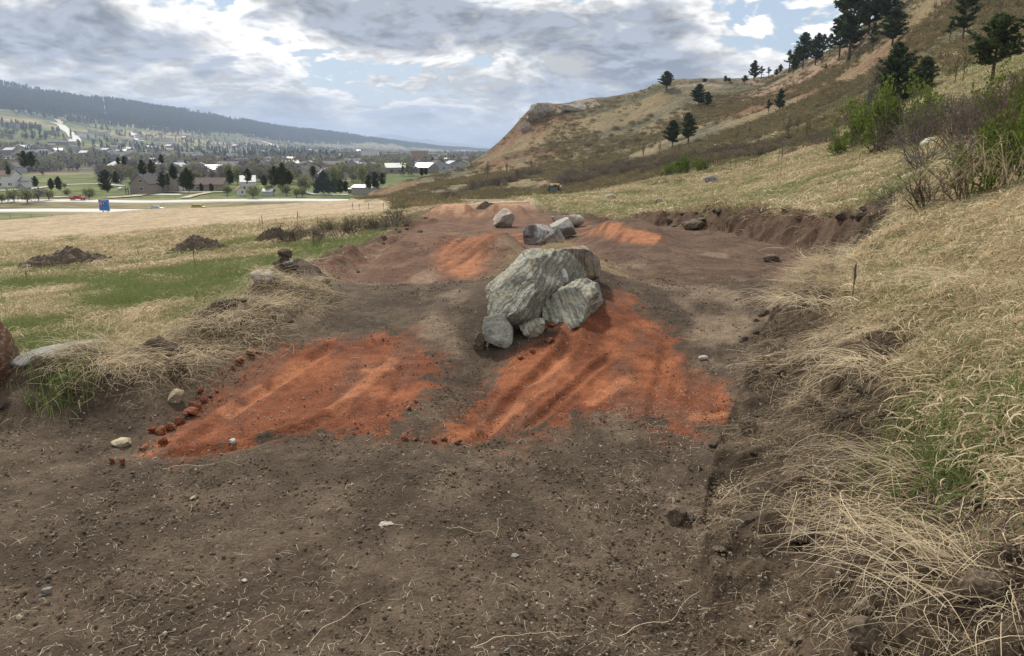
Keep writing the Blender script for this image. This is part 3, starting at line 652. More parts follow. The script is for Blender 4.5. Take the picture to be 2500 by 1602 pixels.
set_rock('rock', 'layered grey rock with steep bedding lines leaning against the right of the huge boulder', 'rock', .60, 6.72, (.46, 1.05, .46), GREYGREEN2, 23, -.5, sink=.24, cuts=8, strata=(.75,.1,.62), amp=.05, cutr=(.55,.9), sdepth=.02, sfreq=17.)
place_rock('rock', 'squared brown block of rock with a flat upright face behind the huge boulder', 'rock', 1416, 690, 98, 84, BROWNST, 31, depth=.85, sub=5, sink=.1, rotz=-.25, amp=.03, cuts=2, extra=[((0,-1,.1), .55), ((0,0,1), .6), ((1,0,.15), .62), ((-1,.1,.1), .6), ((0,1,0), .6)], y0=6.8)
place_rock('rock', 'smooth white slab of rock leaning on the crown of the huge boulder', 'rock', 1358, 712, 56, 66, PALEST, 37, depth=.9, sub=5, sink=.1, rotz=.3, tilt=(0,.35), amp=.04, cuts=6, y0=6.5, Yoff=-.1)
place_rock('rock', 'small grey rock wedged between the white slab and the brown block', 'rock', 1389, 695, 34, 38, GREYST, 41, depth=1, sub=4, amp=.05, y0=6.8)
place_rock('boulder', 'rounded grey and white boulder at the near foot of the rock pile', 'boulder', 1218, 858, 86, 96, MOSSST, 47, depth=.95, sub=5, sink=.08, rotz=.5, tilt=(0,-.15), amp=.03, cuts=7, extra=[((.35,-.9,.35), .5), ((-.5,-.6,.6), .6), ((.8,-.2,.5), .6)], cutr=(.55,.85))
place_rock('rock', 'small cream and grey rock right of the rounded grey and white boulder', 'rock', 1297, 826, 66, 50, GREYGREEN2, 53, depth=.9, sub=5, amp=.07, cuts=14, cutr=(.4,.8), strata=(.6,.2,-.7), sdepth=.02)
place_rock('stone', 'white pebble at the edge of the red ramp below the layered rock', 'stone', 1358, 792, 14, 14, PALEST, 59, sub=3)
place_rock('stone', 'flat pale green stone on the edge of the red ramp', 'stone', 1376, 772, 28, 12, YELST, 61, sub=3)
for i, (x, y, wd, ht) in enumerate([(1404,690,24,20),(1380,702,22,16),(1425,694,22,12),(1447,690,20,11),(1410,710,16,11),(1432,708,14,10),(1396,722,18,14),(1418,725,15,11),(1440,718,13,9),(1402,742,26,22),(1424,738,18,13),(1436,750,14,10),(1412,756,12,9),(1452,704,12,9)]):
    place_rock('stone', 'pale yellow broken stone in the rubble below the brown block', 'stone', x, y, wd, ht, YELST if i % 3 else PALEST, 70+i, sub=3, rotz=i*1.3, group='rubble below the brown block', amp=.07, y0=6.3)
place_rock('rock', 'tilted dark rock with white streaks at the left of the farther rock cluster', 'rock', 1316, 598, 78, 58, stone_mat('streaked_stone', (.11,.10,.095), (.23,.22,.20), (.58,.57,.54), 3., (.7,.1,-.55), None, .012, 7), 83, depth=1.1, sub=5, rotz=.5, tilt=(0,-.35), amp=.04, cuts=6, y0=8.5)
place_rock('rock', 'smooth grey rock at the right of the farther rock cluster', 'rock', 1370, 585, 74, 52, stone_mat('smooth_grey_stone', (.25,.24,.22), (.33,.32,.30), (.42,.41,.39), 4.), 89, depth=1.1, sub=5, rotz=-.4, amp=.03, cuts=7, y0=8.8)
place_rock('rock', 'dark pointed rock standing in front of the farther rock cluster', 'rock', 1357, 604, 48, 48, GREYST, 97, depth=.9, sub=4, amp=.03, cuts=7, extra=[((.8,-.2,.6), .45), ((-.7,-.2,.6), .5)], y0=8.5)
place_rock('rock', 'flat tan slab lying across the back of the farther rock cluster', 'rock', 1386, 556, 84, 32, PINKST, 101, depth=.7, sub=4, rotz=-.1, amp=.03, cuts=5, y0=10.5)
place_rock('boulder', 'lone pale streaked boulder between the red mounds down the track', 'boulder', 1231, 556, 56, 46, PINKST, 107, depth=.9, sub=5, rotz=.3, amp=.05, cuts=7, y0=17, extra=[((-.75,0,.55), .5), ((.75,0,.5), .55)])
place_rock('boulder', 'rust-brown boulder cut by the left edge of the picture', 'boulder', 4, 945, 112, 150, stone_mat('rust_stone', (.12,.065,.04), (.20,.12,.075), (.40,.32,.25), 6., None, [(.07,.05,.04)], .014), 113, depth=.9, sub=5, sink=.1, amp=.035, cuts=5)
place_rock('stone', 'angular tan stone lying in the torn straw left of the red ramp', 'stone', 432, 988, 44, 34, stone_mat('tan_stone', (.33,.26,.17), (.44,.36,.25), (.26,.20,.14), 7., None, None, .008), 127, depth=.9, sub=4, rotz=-.6, cuts=8)
place_rock('stone', 'soil-smeared pale stone half buried below the tan stone', 'stone', 298, 1092, 52, 20, YELST, 131, depth=.7, sub=4)
place_rock('stone', 'white and grey stone on the near edge of the left red ramp', 'stone', 568, 1086, 20, 14, PALEST, 137, sub=3)
place_rock('stone', 'small pink stone at the right edge of the left red ramp', 'stone', 998, 1000, 13, 11, PINKST, 139, sub=3)
for lab, x, y, wd, ht, mt in [('tan stone alone on the dark soil below the left red ramp', 472,1222,26,16,YELST),('grey stone half buried near the left edge of the dark soil',118,1452,36,22,GREYST),('small tan stone in the bottom left corner',47,1514,26,16,YELST),('small white stone on the dark soil in the lower left',598,1422,22,11,PALEST),
    ('flat grey stone in the middle of the dark soil',945,1286,52,9,PINKST),('small grey stone low in the middle of the dark soil',1258,1362,32,9,GREYST),('small ochre stone at the bottom middle of the picture',952,1490,16,12,YELST),('grey pointed stone at the very bottom near the middle',1238,1596,22,24,GREYST),
    ('little white stone on the dark soil right of the pale rubbed patch',860,1186,14,11,YELST),('broken pinkish stone on the dark soil right of the right red ramp',1716,880,30,16,PINKST),('small yellow stone left of centre on the dark soil',563,1180,13,9,YELST)]:
    place_rock('stone', lab, 'stone', x, y, wd*.75, ht*.7, mt, int(x+y), sub=4, depth=.8, cuts=14, cutr=(.35,.75))
for lab, x, y, wd, ht, mt in [('dark brown clod the size of a fist beside the straw on the right',1652,1284,58,46,CLODM),('large dark clod in the bottom right corner under the straw',2110,1598,110,80,CLODM),('dark clod with straw on it in the lower right',2105,1512,70,42,CLODM),
    ('dark clod beside the bottom edge right of centre',1944,1574,52,36,CLODM),('rounded dark clod on the right bank below the straw tuft',1950,1330,70,40,CLODM),('broad dark clod at the right picture edge',2400,1478,130,70,CLODM),('small dark clod on the soil left of the straw bank',1756,1350,36,18,CLODM),
    ('clod of sod at the far bend of the right track',1695,562,50,24,CLODM),('dark lump of sod on the far right cut',1880,640,40,18,CLODM),('lump of soil beside the front grey boulder',1172,858,34,44,CLODM)]:
    place_rock('clod', lab, 'clod', x, y, wd, ht, mt, int(x*2+y), sub=5, depth=.9, amp=.09, cuts=3, sink=.25)
place_rock('rock', 'brown rock resting in the straw near the right picture edge', 'rock', 2446, 668, 34, 30, stone_mat('dry_brown_stone', (.14,.10,.07), (.22,.17,.12), (.28,.24,.18), 9.), 151, sub=4, cuts=8)
place_rock('rock', 'pale rock in the dry grass right of the machine', 'rock', 1488, 494, 30, 19, PINKST, 157, sub=4, tilt=(0,-.3))
place_rock('rock', 'brown rock in the dry grass above the far bend of the track', 'rock', 1600, 506, 36, 18, BROWNST, 163, sub=4, tilt=(0,-.4), depth=.7)
place_rock('rock', 'grey rock in the green grass of the right slope', 'rock', 1738, 450, 44, 22, GREYST, 167, sub=4)
place_rock('rock', 'pale rock under the bare thicket right of the leafy bush', 'rock', 2270, 358, 46, 20, PALEST, 173, sub=4)
place_rock('rock', 'red sandstone slab lying high on the hill between the pines', 'rock', 2222, 132, 26, 12, stone_mat('red_sandstone', (.30,.16,.10), (.38,.23,.15), (.30,.24,.19), .4), 179, sub=4)
place_rock('rock', 'pale rock pair by the pines at the foot of the hill', 'rock', 1752, 362, 22, 9, PALEST, 181, sub=3)
place_rock('rock', 'pale rock in the green field left of the track', 'rock', 637, 685, 60, 26, PINKST, 191, sub=4, depth=1.1, sink=.4)
place_rock('rock', 'dark rock in the dry grass left of the track berm', 'rock', 706, 652, 26, 14, GREYST, 193, sub=4)
place_rock('rock', 'low pinkish rock at the green lip of the far bend', 'rock', 1492, 521, 26, 9, PINKST, 197, sub=3)
place_rock('cliff', 'pale grey rock bluff forming the nose of the hill crest', 'cliff', 1322, 292, 66, 36, stone_mat('bluff_stone', (.42,.38,.33), (.54,.49,.43), (.30,.26,.225), .35, (1.,.3,.1), None, .5, 2.2), 211, sub=6, y0=150, depth=.6, amp=.10, cuts=14, strata=(1,.2,.1), sdepth=.03, sfreq=12., cutr=(.4,.8))
place_rock('cliff', 'small pale rock bluff stepping down left of the hill nose', 'cliff', 1283, 322, 26, 22, bpy.data.materials['bluff_stone'], 213, sub=4, y0=150, depth=.6, amp=.08)
place_rock('cliff', 'second low rock bluff right of the hill nose', 'cliff', 1398, 272, 60, 18, bpy.data.materials['bluff_stone'], 217, sub=5, y0=150, depth=.5, amp=.08)
PK = stone_mat('pink_cliff_stone', (.30,.20,.16), (.42,.31,.26), (.36,.30,.27), .25, (.2,.1,1.), None, .4, 2.2)
# red clods shoved to the rim of the left ramp
for i, (x, y, wd, ht) in enumerate([(420,1052,26,20),(440,1036,24,18),(456,1020,22,18),(470,1018,34,22),(478,1000,28,20),(500,985,22,18),(392,1062,30,20),(375,1058,24,18),(400,1088,26,20),(352,1100,30,16),(298,1136,20,16),(274,1132,15,13),(488,962,18,14),(515,972,14,11),(530,960,12,10),(585,890,28,18),(612,872,28,18),(628,864,18,13),(570,905,15,12),(1000,1002,14,10),(988,1076,20,16),(1016,1078,16,12),(1038,1082,14,11),(1060,1082,18,12),(1085,1078,18,12),(1118,1086,18,13),(1015,985,12,9),(1325,808,22,14),(1345,800,18,12),(1340,838,22,14),(1300,862,20,13),(1270,878,16,10),(1480,640,10,8)]):
    lab = {9: 'flat lump of red clay lying left of the main row of lumps', 10: 'right one of two small clay lumps lying apart at the lower left', 11: 'left one of two small clay lumps lying apart at the lower left', 15: 'upper clay lump at the upper left corner of the left red ramp', 16: 'larger clay lump at the upper left corner of the left red ramp', 19: 'single clay lump at the right edge of the left red ramp', 4: 'clay lump above the largest of the row', 3: 'largest clay lump in the row along the left red ramp', 27: 'clay lump right of the front grey boulder', 29: 'clay lump below the small cream and grey rock', 30: 'clay lump on the left slope of the right red ramp', 31: 'lowest clay lump on the left slope of the right red ramp', 32: 'tiny clay lump on the brown lane beside the huge boulder'}.get(i, 'lump of red clay shoved to the rim of a red ramp')
    place_rock('clay_lump', lab, 'clay lump', x, y, wd, ht, REDCLOD, 300+i, sub=3, rotz=i*.9, cuts=11, cutr=(.4,.75), group='lumps of red clay round the ramps', amp=.08)

# clods of torn sod along both rims: dark soil, roots and dead grass
SOD = [rock_mesh('clod', (1, .85, .62), CLODM, 400+i, 4, cuts=4, amp=.17, cutr=(.5,.9)) for i in range(6)]
rgc = np.random.default_rng(99); spots = []
def along(P, n, lo, hi, sgn, y0, y1, s0, s1):
    P = np.array(P); seg = np.hypot(*np.diff(P, axis=0).T); cum = np.r_[0, np.cumsum(seg)]
    for i in range(n*4):
        if n <= 0: break
        t = rgc.uniform(0, cum[-1]); k = min(np.searchsorted(cum, t)-1, len(seg)-1); k = max(k, 0); q = P[k]+(P[k+1]-P[k])*(t-cum[k])/seg[k]
        if not y0 < q[1] < y1: continue
        d = (P[k+1]-P[k])/seg[k]; nrm = np.array([d[1], -d[0]])*sgn; q = q+nrm*rgc.uniform(lo, hi); spots.append((q[0], q[1], s0*(s1/s0)**rgc.random())); n -= 1
along(BERM_L, 110, -.5, .55, -1, 2.6, 9, .04, .15); along(BERM_L, 60, -.6, .6, -1, 8, 24, .07, .27)
along(BANK_R, 120, -.15, 1.2, 1, 1.6, 7.5, .03, .13); along(BANK_R, 62, -.15, 1.0, 1, 7.5, 19, .06, .26)
for i in range(34): a_ = rgc.uniform(0, 6.28); spots.append((.66+math.cos(a_)*rgc.uniform(.1,.75), 10.2+math.sin(a_)*rgc.uniform(.2,1.9), rgc.uniform(.08,.24)))
uq = []
for q in spots:
    if all((q[0]-p[0])**2+(q[1]-p[1])**2 > (.55*(q[2]+p[2]))**2 for p in uq): uq.append(q)
spots = uq; sp = np.array(spots); zz = h_full(sp[:, 0], sp[:, 1])
for i, (x, y, s_) in enumerate(spots):
    side = 'left' if x < -.4 else 'right' if (x > 1.4 or y < 5) else 'mid'
    lab = {'left': 'clod of torn dark sod along the left rim of the track', 'right': 'clod of torn dark sod along the cut right bank of the track', 'mid': 'dark clod in the heap between the two rock clusters'}[side]
    if side == 'left' and y > 8 and s_ > .2: s_ *= .6
    o = link('clod', SOD[i % 6], None, (x, y, zz[i]+s_*.06), (rgc.uniform(-.4,.4), rgc.uniform(-.4,.4), rgc.uniform(0,6)), s_); tag(o, lab, 'clod', 'clods, '+lab[8:][-30:] if False else {'left':'clods along the left rim','right':'clods along the right bank','mid':'clods between the rock clusters'}[side])
# ---------------------------------------------------------------- dumped soil heaps in the field
def soil_heap(label, px, py, wpx, hpx, seed, depth=.6, mat=CLODM, skew=0., y0=1.5):
    X, Y, Z = cast([px], [py], y0=y0)[0]; wd = wpx/F*Y; ht = hpx/F*Y*1.05; n = 96
    g = np.linspace(-1, 1, n); A, B = np.meshgrid(g, g); x = X+A*wd/2; y = Y+wd*depth/2+B*wd*depth/2
    r = np.sqrt(A*A+B*B)+.22*(fbm(A+seed, B, 1.9, 3, seed)-.5); shape = np.clip(1-r, 0, 1)
    peaks = .55+.9*fbm(A*1.2+seed, B*1.2, 1.5, 3, seed+2)
    z = shape**.62*peaks*ht*(1+skew*A)+(shape > .01)*sm(shape, 0, .12)*(fbm(A, B, 11, 4, seed+3)-.42)*ht*.42*1
    z = z-(shape <= 0)*.12; zb = h_full(x, y)
    V = np.c_[x.ravel()-X, y.ravel()-Y, (zb+z-.02).ravel()-Z]; gi = np.arange(n*n).reshape(n, n)
    Fc = np.c_[gi[:-1, :-1].ravel(), gi[:-1, 1:].ravel(), gi[1:, 1:].ravel(), gi[1:, :-1].ravel()]
    ok = (shape.ravel() > -.01)[Fc].any(1) & (r.ravel() < 1.08)[Fc].any(1)
    return tag(link('soil_heap', mesh_np('soil_heap', V, Fc[ok], mat), None, (X, Y, Z)), label, 'soil heap', 'dumped soil heaps')
soil_heap('broad low heap of dark soil at the left edge of the field', 118, 664, 245, 52, 3)
soil_heap('pointed heap of dark soil in the middle of the field', 462, 626, 170, 46, 8)
soil_heap('small heap of dark soil beside the bare grey thicket', 655, 596, 100, 38, 14)
soil_heap('dark heap of torn sods on the far end of the track', 1190, 511, 60, 15, 19, y0=27.5)
# weathered log: a split, fibrous trunk
def log_mesh():
    n, k = 60, 28; V = []
    for i in range(n):
        t = i/(n-1); r = lerp(.066, .04, t)*math.sqrt(min(1, t*14)*min(1, (1-t)*10))+.0005
        for j in range(k):
            a = 2*math.pi*j/k; f = fbm(np.array([a*3.2]), np.array([t*1.6]), 2.2, 3, 5)[0]; rr = r*(.72+.6*f)*(1+.18*math.cos(a*2))
            V.append((t*1.1, math.cos(a)*rr*1.5, math.sin(a)*rr+.02*math.sin(t*5)))
    g = np.arange(n*k).reshape(n, k); g2 = np.roll(g, -1, 1)
    Fc = np.c_[g[:-1].ravel(), g2[:-1].ravel(), g2[1:].ravel(), g[1:].ravel()]
    return mesh_np('weathered_log', V, Fc, stone_mat('weathered_wood', (.12,.12,.11), (.21,.21,.195), (.33,.33,.31), 5., (0,.9,.4), None, .01, 40))
a = cast([52], [905])[0]; b = cast([255], [838])[0]; d = Vector(b)-Vector(a)
tag(link('weathered_log', log_mesh(), None, (a[0], a[1], a[2]+.03), (0, -math.atan2(d.z+.02, d.xy.length), math.atan2(d.y, d.x)), (d.length/1.1, 1, 1)), 'silvery weathered log lying in the grass beside the rust-brown boulder', 'log')
# ---------------------------------------------------------------- plants: materials
def leafy(name, ca, cb, rough=.75, trans=.25, usecol=True):
    m = bpy.data.materials.new(name); m.use_nodes = True; n = NT(m.node_tree)
    rnd = n.n('ShaderNodeObjectInfo').outputs['Random']
    c = n.mix(rnd, ca, cb)
    if usecol: c = n.mix(1.0, c, n.n('ShaderNodeVertexColor', layer_name='Col').outputs[0], 'MULTIPLY')
    d = n.n('ShaderNodeBsdfDiffuse', {'Color': c, 'Roughness': .4}); t = n.n('ShaderNodeBsdfTranslucent', {'Color': c})
    mx = n.n('ShaderNodeMixShader', {0: trans, 1: d.outputs[0], 2: t.outputs[0]})
    n.n('ShaderNodeOutputMaterial', {'Surface': mx.outputs[0]}); return m
M_STRAW = leafy('dry_straw', (.93,.86,.68), (.80,.71,.54), trans=.4)
M_STRAWG = leafy('old_straw', (.60,.52,.38), (.45,.38,.27), trans=.3)
M_GREEN = leafy('green_grass_blades', (.19,.25,.085), (.28,.31,.14), trans=.3)
M_SOILG = leafy('soil_crumbs', (.150,.114,.083), (.105,.080,.058), trans=0)
M_REDG = leafy('clay_crumbs', (.24,.095,.05), (.16,.062,.034), trans=0)
M_GRIT = leafy('grit', (.42,.37,.30), (.26,.23,.19), trans=0)
M_PINE = leafy('pine_needles', (.062,.092,.048), (.085,.112,.055), trans=.2)
M_TWIG = leafy('twigs', (.115,.092,.075), (.15,.125,.10), trans=0)
M_LEAF = leafy('young_leaves', (.13,.19,.035), (.16,.21,.05), trans=.3)
M_BARK = simple('pine_bark', (.085,.06,.045), .95, .3, 6, bumpd=.02)
M_BARKG = simple('grey_bark', (.13,.11,.095), .95, .3, 6, bumpd=.01)

class Ribbons:
    """many thin blades or twigs as flat strips / three-sided tubes, gathered with numpy"""
    def __init__(s): s.V = []; s.F = []; s.C = []; s.n = 0
    def blade(s, pts, wd, col, side=None):
        P = np.asarray(pts, float); k = len(P)
        d = np.gradient(P, axis=0); sd_ = np.cross(d, side if side is not None else (0, 0, 1)); L = np.linalg.norm(sd_, axis=1, keepdims=True); sd_ = np.where(L > 1e-9, sd_/np.maximum(L, 1e-9), (1, 0, 0))
        wv = (wd*np.linspace(1, .35, k)/2)[:, None] if np.isscalar(wd) else (np.asarray(wd)/2)[:, None]
        V = np.concatenate([P-sd_*wv, P+sd_*wv]); i = np.arange(k-1)+s.n
        s.F.append(np.c_[i, i+1, i+1+k, i+k]); s.V.append(V); s.C.append(np.tile(col, (2*k, 1))); s.n += 2*k
    def quadcloud(s, P, size, col, rg, aspect=.5):
        n = len(P); a = rg.normal(size=(n, 3)); a /= np.linalg.norm(a, axis=1, keepdims=True); b = np.cross(a, rg.normal(size=(n, 3))); b /= np.linalg.norm(b, axis=1, keepdims=True)
        sz = (size*rg.uniform(.6, 1.3, n))[:, None]; V = np.stack([P-a*sz, P-b*sz*aspect, P+a*sz, P+b*sz*aspect], 1).reshape(-1, 3)
        s.F.append(np.arange(4*n).reshape(n, 4)+s.n); s.V.append(V); s.C.append(np.repeat(col, 4, 0)); s.n += 4*n
    def tube3(s, pts, r, col):
        P = np.asarray(pts, float); k = len(P); d = np.gradient(P, axis=0); d /= np.maximum(np.linalg.norm(d, axis=1, keepdims=True), 1e-9)
        a = np.cross(d, (.3, .5, .81)); a /= np.linalg.norm(a, axis=1, keepdims=True); b = np.cross(d, a); rr = (np.linspace(1, .4, k)*r)[:, None] if np.isscalar(r) else np.asarray(r)[:, None]
        V = np.concatenate([P+(a*math.cos(t)+b*math.sin(t))*rr for t in (0, 2.094, 4.189)]); i = np.arange(k-1)
        for q in range(3): s.F.append(np.c_[i+q*k, i+1+q*k, i+1+(q+1) % 3*k, i+(q+1) % 3*k]+s.n)
        s.V.append(V); s.C.append(np.tile(col, (3*k, 1))); s.n += 3*k
    def mesh(s, name, mat): return mesh_np(name, np.concatenate(s.V), np.concatenate(s.F), mat, False, np.concatenate(s.C))
def proto(name, me): return bpy.data.objects.new(name, me)       # linked nowhere: only instanced

def straw_clump(seed, n=42, ln=(.18,.42), lie=.6, wd=.0042, spread=.75, r0=.15, col=((1.05,1,.95),(.58,.52,.44)), rise=.035):
    rg = np.random.default_rng(seed); rb = Ribbons()
    for i in range(n):
        a = rg.normal(0, spread); L = rg.uniform(*ln); k = 6; t = np.linspace(0, 1, k)
        bx, by = rg.normal(0, r0, 2); dirv = np.array([math.cos(a), math.sin(a)]); bend = rg.normal(0, .9)
        ang = a+bend*t; x = bx+np.cumsum(np.cos(ang))*L/k; y = by+np.cumsum(np.sin(ang))*L/k
        h = rise*rg.uniform(.3, 1.3); z = h*np.sin(np.pi*np.clip(t*lie+.15, 0, 1))*1.0-.01+rg.uniform(0, .03)
        c = lerp(np.array(col[0]), np.array(col[1]), rg.random()**1.4)
        rb.blade(np.c_[x, y, z], wd*rg.uniform(.7, 1.4), c, side=rg.normal(size=3)+np.array([0, 0, 1.5]))
    return rb
def loose_straw(seed, n=18, ln=(.05,.22), wd=.0034, r=.22):
    rg = np.random.default_rng(seed); rb = Ribbons()
    for i in range(n):
        a = rg.uniform(0, 6.28); L = rg.uniform(*ln)*rg.uniform(.5, 1); k = 6; t = np.linspace(0, 1, k); ang = a+rg.normal(0, .6)*t+rg.normal(0, .35)*np.sin(t*5)+(t > .55)*rg.choice([0, 0, .9, -.9])
        bx, by = rg.normal(0, r, 2); x = bx+np.cumsum(np.cos(ang))*L/k; y = by+np.cumsum(np.sin(ang))*L/k; z = .006+np.abs(rg.normal(0, .012))*np.sin(np.pi*t)
        rb.blade(np.c_[x, y, z], wd*rg.uniform(.6, 1.3), np.ones(3)*rg.uniform(.6, 1.1), side=(rg.normal()*.4, rg.normal()*.4, 1))
    return rb
def upright_tuft(seed, n=34, ln=(.06,.16), wd=.005, r0=.07, lean=.35, colj=(.75,1.1)):
    rg = np.random.default_rng(seed); rb = Ribbons()
    for i in range(n):
        L = rg.uniform(*ln); k = 4; t = np.linspace(0, 1, k); a = rg.uniform(0, 6.28); ln_ = abs(rg.normal(0, lean)); bx, by = rg.normal(0, r0, 2)
        x = bx+math.cos(a)*L*ln_*t**1.7; y = by+math.sin(a)*L*ln_*t**1.7; z = L*t*math.cos(min(ln_, 1.2)*.7)-.005
        rb.blade(np.c_[x, y, z], wd*rg.uniform(.7, 1.3), np.ones(3)*rg.uniform(*colj), side=(math.sin(a+rg.normal()), math.cos(a), 0))
    return rb
def crumb(seed, sub=1):
    V, Fc = ico(sub); rg = np.random.default_rng(seed); V = V*(1+(fbm3(V, 1.6, 2, seed)[:, None]-.5)*1.0)*np.array([1, rg.uniform(.7, 1), rg.uniform(.5, .8)])
    return V, Fc
def crumb_cluster(seed, n, r, s0, s1):
    rg = np.random.default_rng(seed); Vs = []; Fs = []; b = 0
    for i in range(n):
        V, Fc = crumb(seed+i, 1 if i % 4 == 0 else 0 if False else 1); s = s0*(s1/s0)**(rg.random()**2.5); p = rg.normal(0, r, 3); p[2] = s*.15
        Vs.append(V*s+p); Fs.append(Fc+b); b += len(V)
    return np.concatenate(Vs), np.concatenate(Fs), rg
def crumb_proto(name, seed, n, r, s0, s1, mat):
    V, Fc, rg = crumb_cluster(seed, n, r, s0, s1); nv = len(V)//n
    return proto(name, mesh_np(name, V, Fc, mat, True, np.repeat(rg.uniform(.7, 1.25, (n, 1)), nv, 0)*np.ones((1, 3))))

def scatter(name, label, P, rotz, scl, idx, protos, tilt=None, kind='stuff'):
    """one object whose points carry instances of the prototypes"""
    P = np.asarray(P, np.float32); n = len(P)
    me = bpy.data.meshes.new(name); me.vertices.add(n); me.vertices.foreach_set('co', P.ravel())
    rot = np.zeros((n, 3), np.float32); rot[:, 2] = rotz
    if tilt is not None: rot[:, 0] = tilt[:, 0]; rot[:, 1] = tilt[:, 1]
    me.attributes.new('rot', 'FLOAT_VECTOR', 'POINT').data.foreach_set('vector', rot.ravel())
    me.attributes.new('scl', 'FLOAT', 'POINT').data.foreach_set('value', np.asarray(scl, np.float32)*np.ones(n, np.float32))
    me.attributes.new('idx', 'INT', 'POINT').data.foreach_set('value', np.asarray(idx, np.int32))
    o = link(name, me)
    pc = bpy.data.collections.new(name+'_kinds')
    for i, p in enumerate(protos): 
        p.name = '%s_kind_%02d' % (name, i); pc.objects.link(p)
    ng = bpy.data.node_groups.new(name, 'GeometryNodeTree'); ng.interface.new_socket('Geometry', in_out='INPUT', socket_type='NodeSocketGeometry'); ng.interface.new_socket('Geometry', in_out='OUTPUT', socket_type='NodeSocketGeometry')
    N = ng.nodes; L = ng.links
    gi_ = N.new('NodeGroupInput'); go = N.new('NodeGroupOutput'); ins = N.new('GeometryNodeInstanceOnPoints'); ci = N.new('GeometryNodeCollectionInfo')
    ci.inputs['Collection'].default_value = pc; ci.inputs['Separate Children'].default_value = True; ci.inputs['Reset Children'].default_value = True
    def attr(nm, t):
        a = N.new('GeometryNodeInputNamedAttribute'); a.data_type = t; a.inputs['Name'].default_value = nm; return a.outputs[0]
    L.new(gi_.outputs[0], ins.inputs['Points']); L.new(ci.outputs[0], ins.inputs['Instance']); ins.inputs['Pick Instance'].default_value = True
    L.new(attr('idx', 'INT'), ins.inputs['Instance Index']); L.new(attr('scl', 'FLOAT'), ins.inputs['Scale'])
    er = N.new('FunctionNodeEulerToRotation'); L.new(attr('rot', 'FLOAT_VECTOR'), er.inputs[0]); L.new(er.outputs[0], ins.inputs['Rotation'])
    L.new(ins.outputs[0], go.inputs[0])
    md = o.modifiers.new('scatter', 'NODES'); md.node_group = ng
    tag(o, label, None, None, kind); return o
def slope_tilt(X, Y, rotz, e=.12):
    gx = (h_full(X+e, Y)-h_full(X-e, Y))/(2*e); gy = (h_full(X, Y+e)-h_full(X, Y-e))/(2*e)
    gx = np.clip(gx, -1, 1); gy = np.clip(gy, -1, 1)
    c, s = np.cos(rotz), np.sin(rotz); sx = gx*c+gy*s; sy = -gx*s+gy*c
    return np.c_[np.arctan(sy), -np.arctan(sx)]
def zones(X, Y):
    db, sb = poly_dist(X, Y, BERM_L); dr, sr = poly_dist(X, Y, BANK_R); return db, sb, dr, sr
def screen_pts(n, x0, x1, y0, y1, seed, Y0=1.2, Y1=320.):
    rg = np.random.default_rng(seed); C = cast(rg.uniform(x0, x1, n), rg.uniform(y0, y1, n), y0=Y0, y1=Y1); return C[~np.isnan(C[:, 1])], rg
def fast_pts(n, s0, s1, Y0, Y1, seed, pw=1.0):
    """points spread over the ground, evenly in direction and in log distance"""
    rg = np.random.default_rng(seed); t = rg.random(n)**pw; Y = np.exp(lerp(math.log(Y0+2), math.log(Y1+2), t))-2; X = rg.uniform(s0, s1, n)*(Y+2)
    return X, Y, rg

# ---- soil crumbs, grit and straw litter on the bare ground
X, Y, rg = fast_pts(10000, -.85, .85, .9, 14, 501, 1.3); db, sb, dr, sr = zones(X, Y)
dred = np.maximum(in_w(X, Y, RED_L), in_w(X, Y, RED_R)); ok = ((sb > 0) | (db < 1.2)) & ((sr < 0) | (dr < 2.2)) & (dred < .02); dens = fbm(X, Y, 1.1, 3, 500); ok &= rg.random(len(X)) < .25+1.3*sm(dens, .35, .7)+((sb < 0) | (sr > 0))*.5
X, Y = X[ok], Y[ok]; 
protos = [crumb_proto('crumbs', 900+i*30, 30, .08, .0018, .009, M_SOILG) for i in range(4)]
scatter('soil_crumbs', None, np.c_[X, Y, h_full(X, Y)], rg.uniform(0, 6.28, len(X)), rg.uniform(.5, 1.4, len(X))*(1+Y*.015), rg.integers(0, 4, len(X)), protos)
X, Y, rg = fast_pts(4500, -.75, .6, 3.4, 9.5, 503); dred = np.maximum(in_w(X, Y, RED_L), in_w(X, Y, RED_R)); ok = (dred > -.02) & (rg.random(len(X)) < .35+.9*(dred < .15)); X, Y = X[ok], Y[ok]
scatter('clay_crumbs', None, np.c_[X, Y, h_full(X, Y)], rg.uniform(0, 6.28, len(X)), rg.uniform(.5, 1.3, len(X)), rg.integers(0, 3, len(X)), [crumb_proto('crumbs', 1200+i*30, 24, .07, .002, .009, M_REDG) for i in range(3)])
X, Y, rg = fast_pts(5200, -.8, .8, .9, 22, 505); db, sb, dr, sr = zones(X, Y); ok = ((sb > 0) | (db < .4)) & ((sr < 0) | (dr < .5)); X, Y = X[ok], Y[ok]
scatter('grit', None, np.c_[X, Y, h_full(X, Y)], rg.uniform(0, 6.28, len(X)), rg.uniform(.5, 1.4, len(X)), rg.integers(0, 2, len(X)), [crumb_proto('crumbs', 1300+i*30, 5, .10, .003, .009, M_GRIT) for i in range(2)], kind='stuff').name = 'gravel'
X, Y, rg = fast_pts(6800, -.85, .85, .9, 20, 507, .9); db, sb, dr, sr = zones(X, Y); den = fbm(X, Y, .9, 3, 506)
onred = np.maximum(in_w(X, Y, RED_L), in_w(X, Y, RED_R)) > 0
pr = .05+.38*sm(den, .45, .7)*(1-.9*onred); pr = np.where((sb < 0) | (sr > 0), .6, pr); pr = np.where(((db < .5) & (sb > 0)) | ((dr < .6) & (sr < 0)), np.maximum(pr, .75), pr)
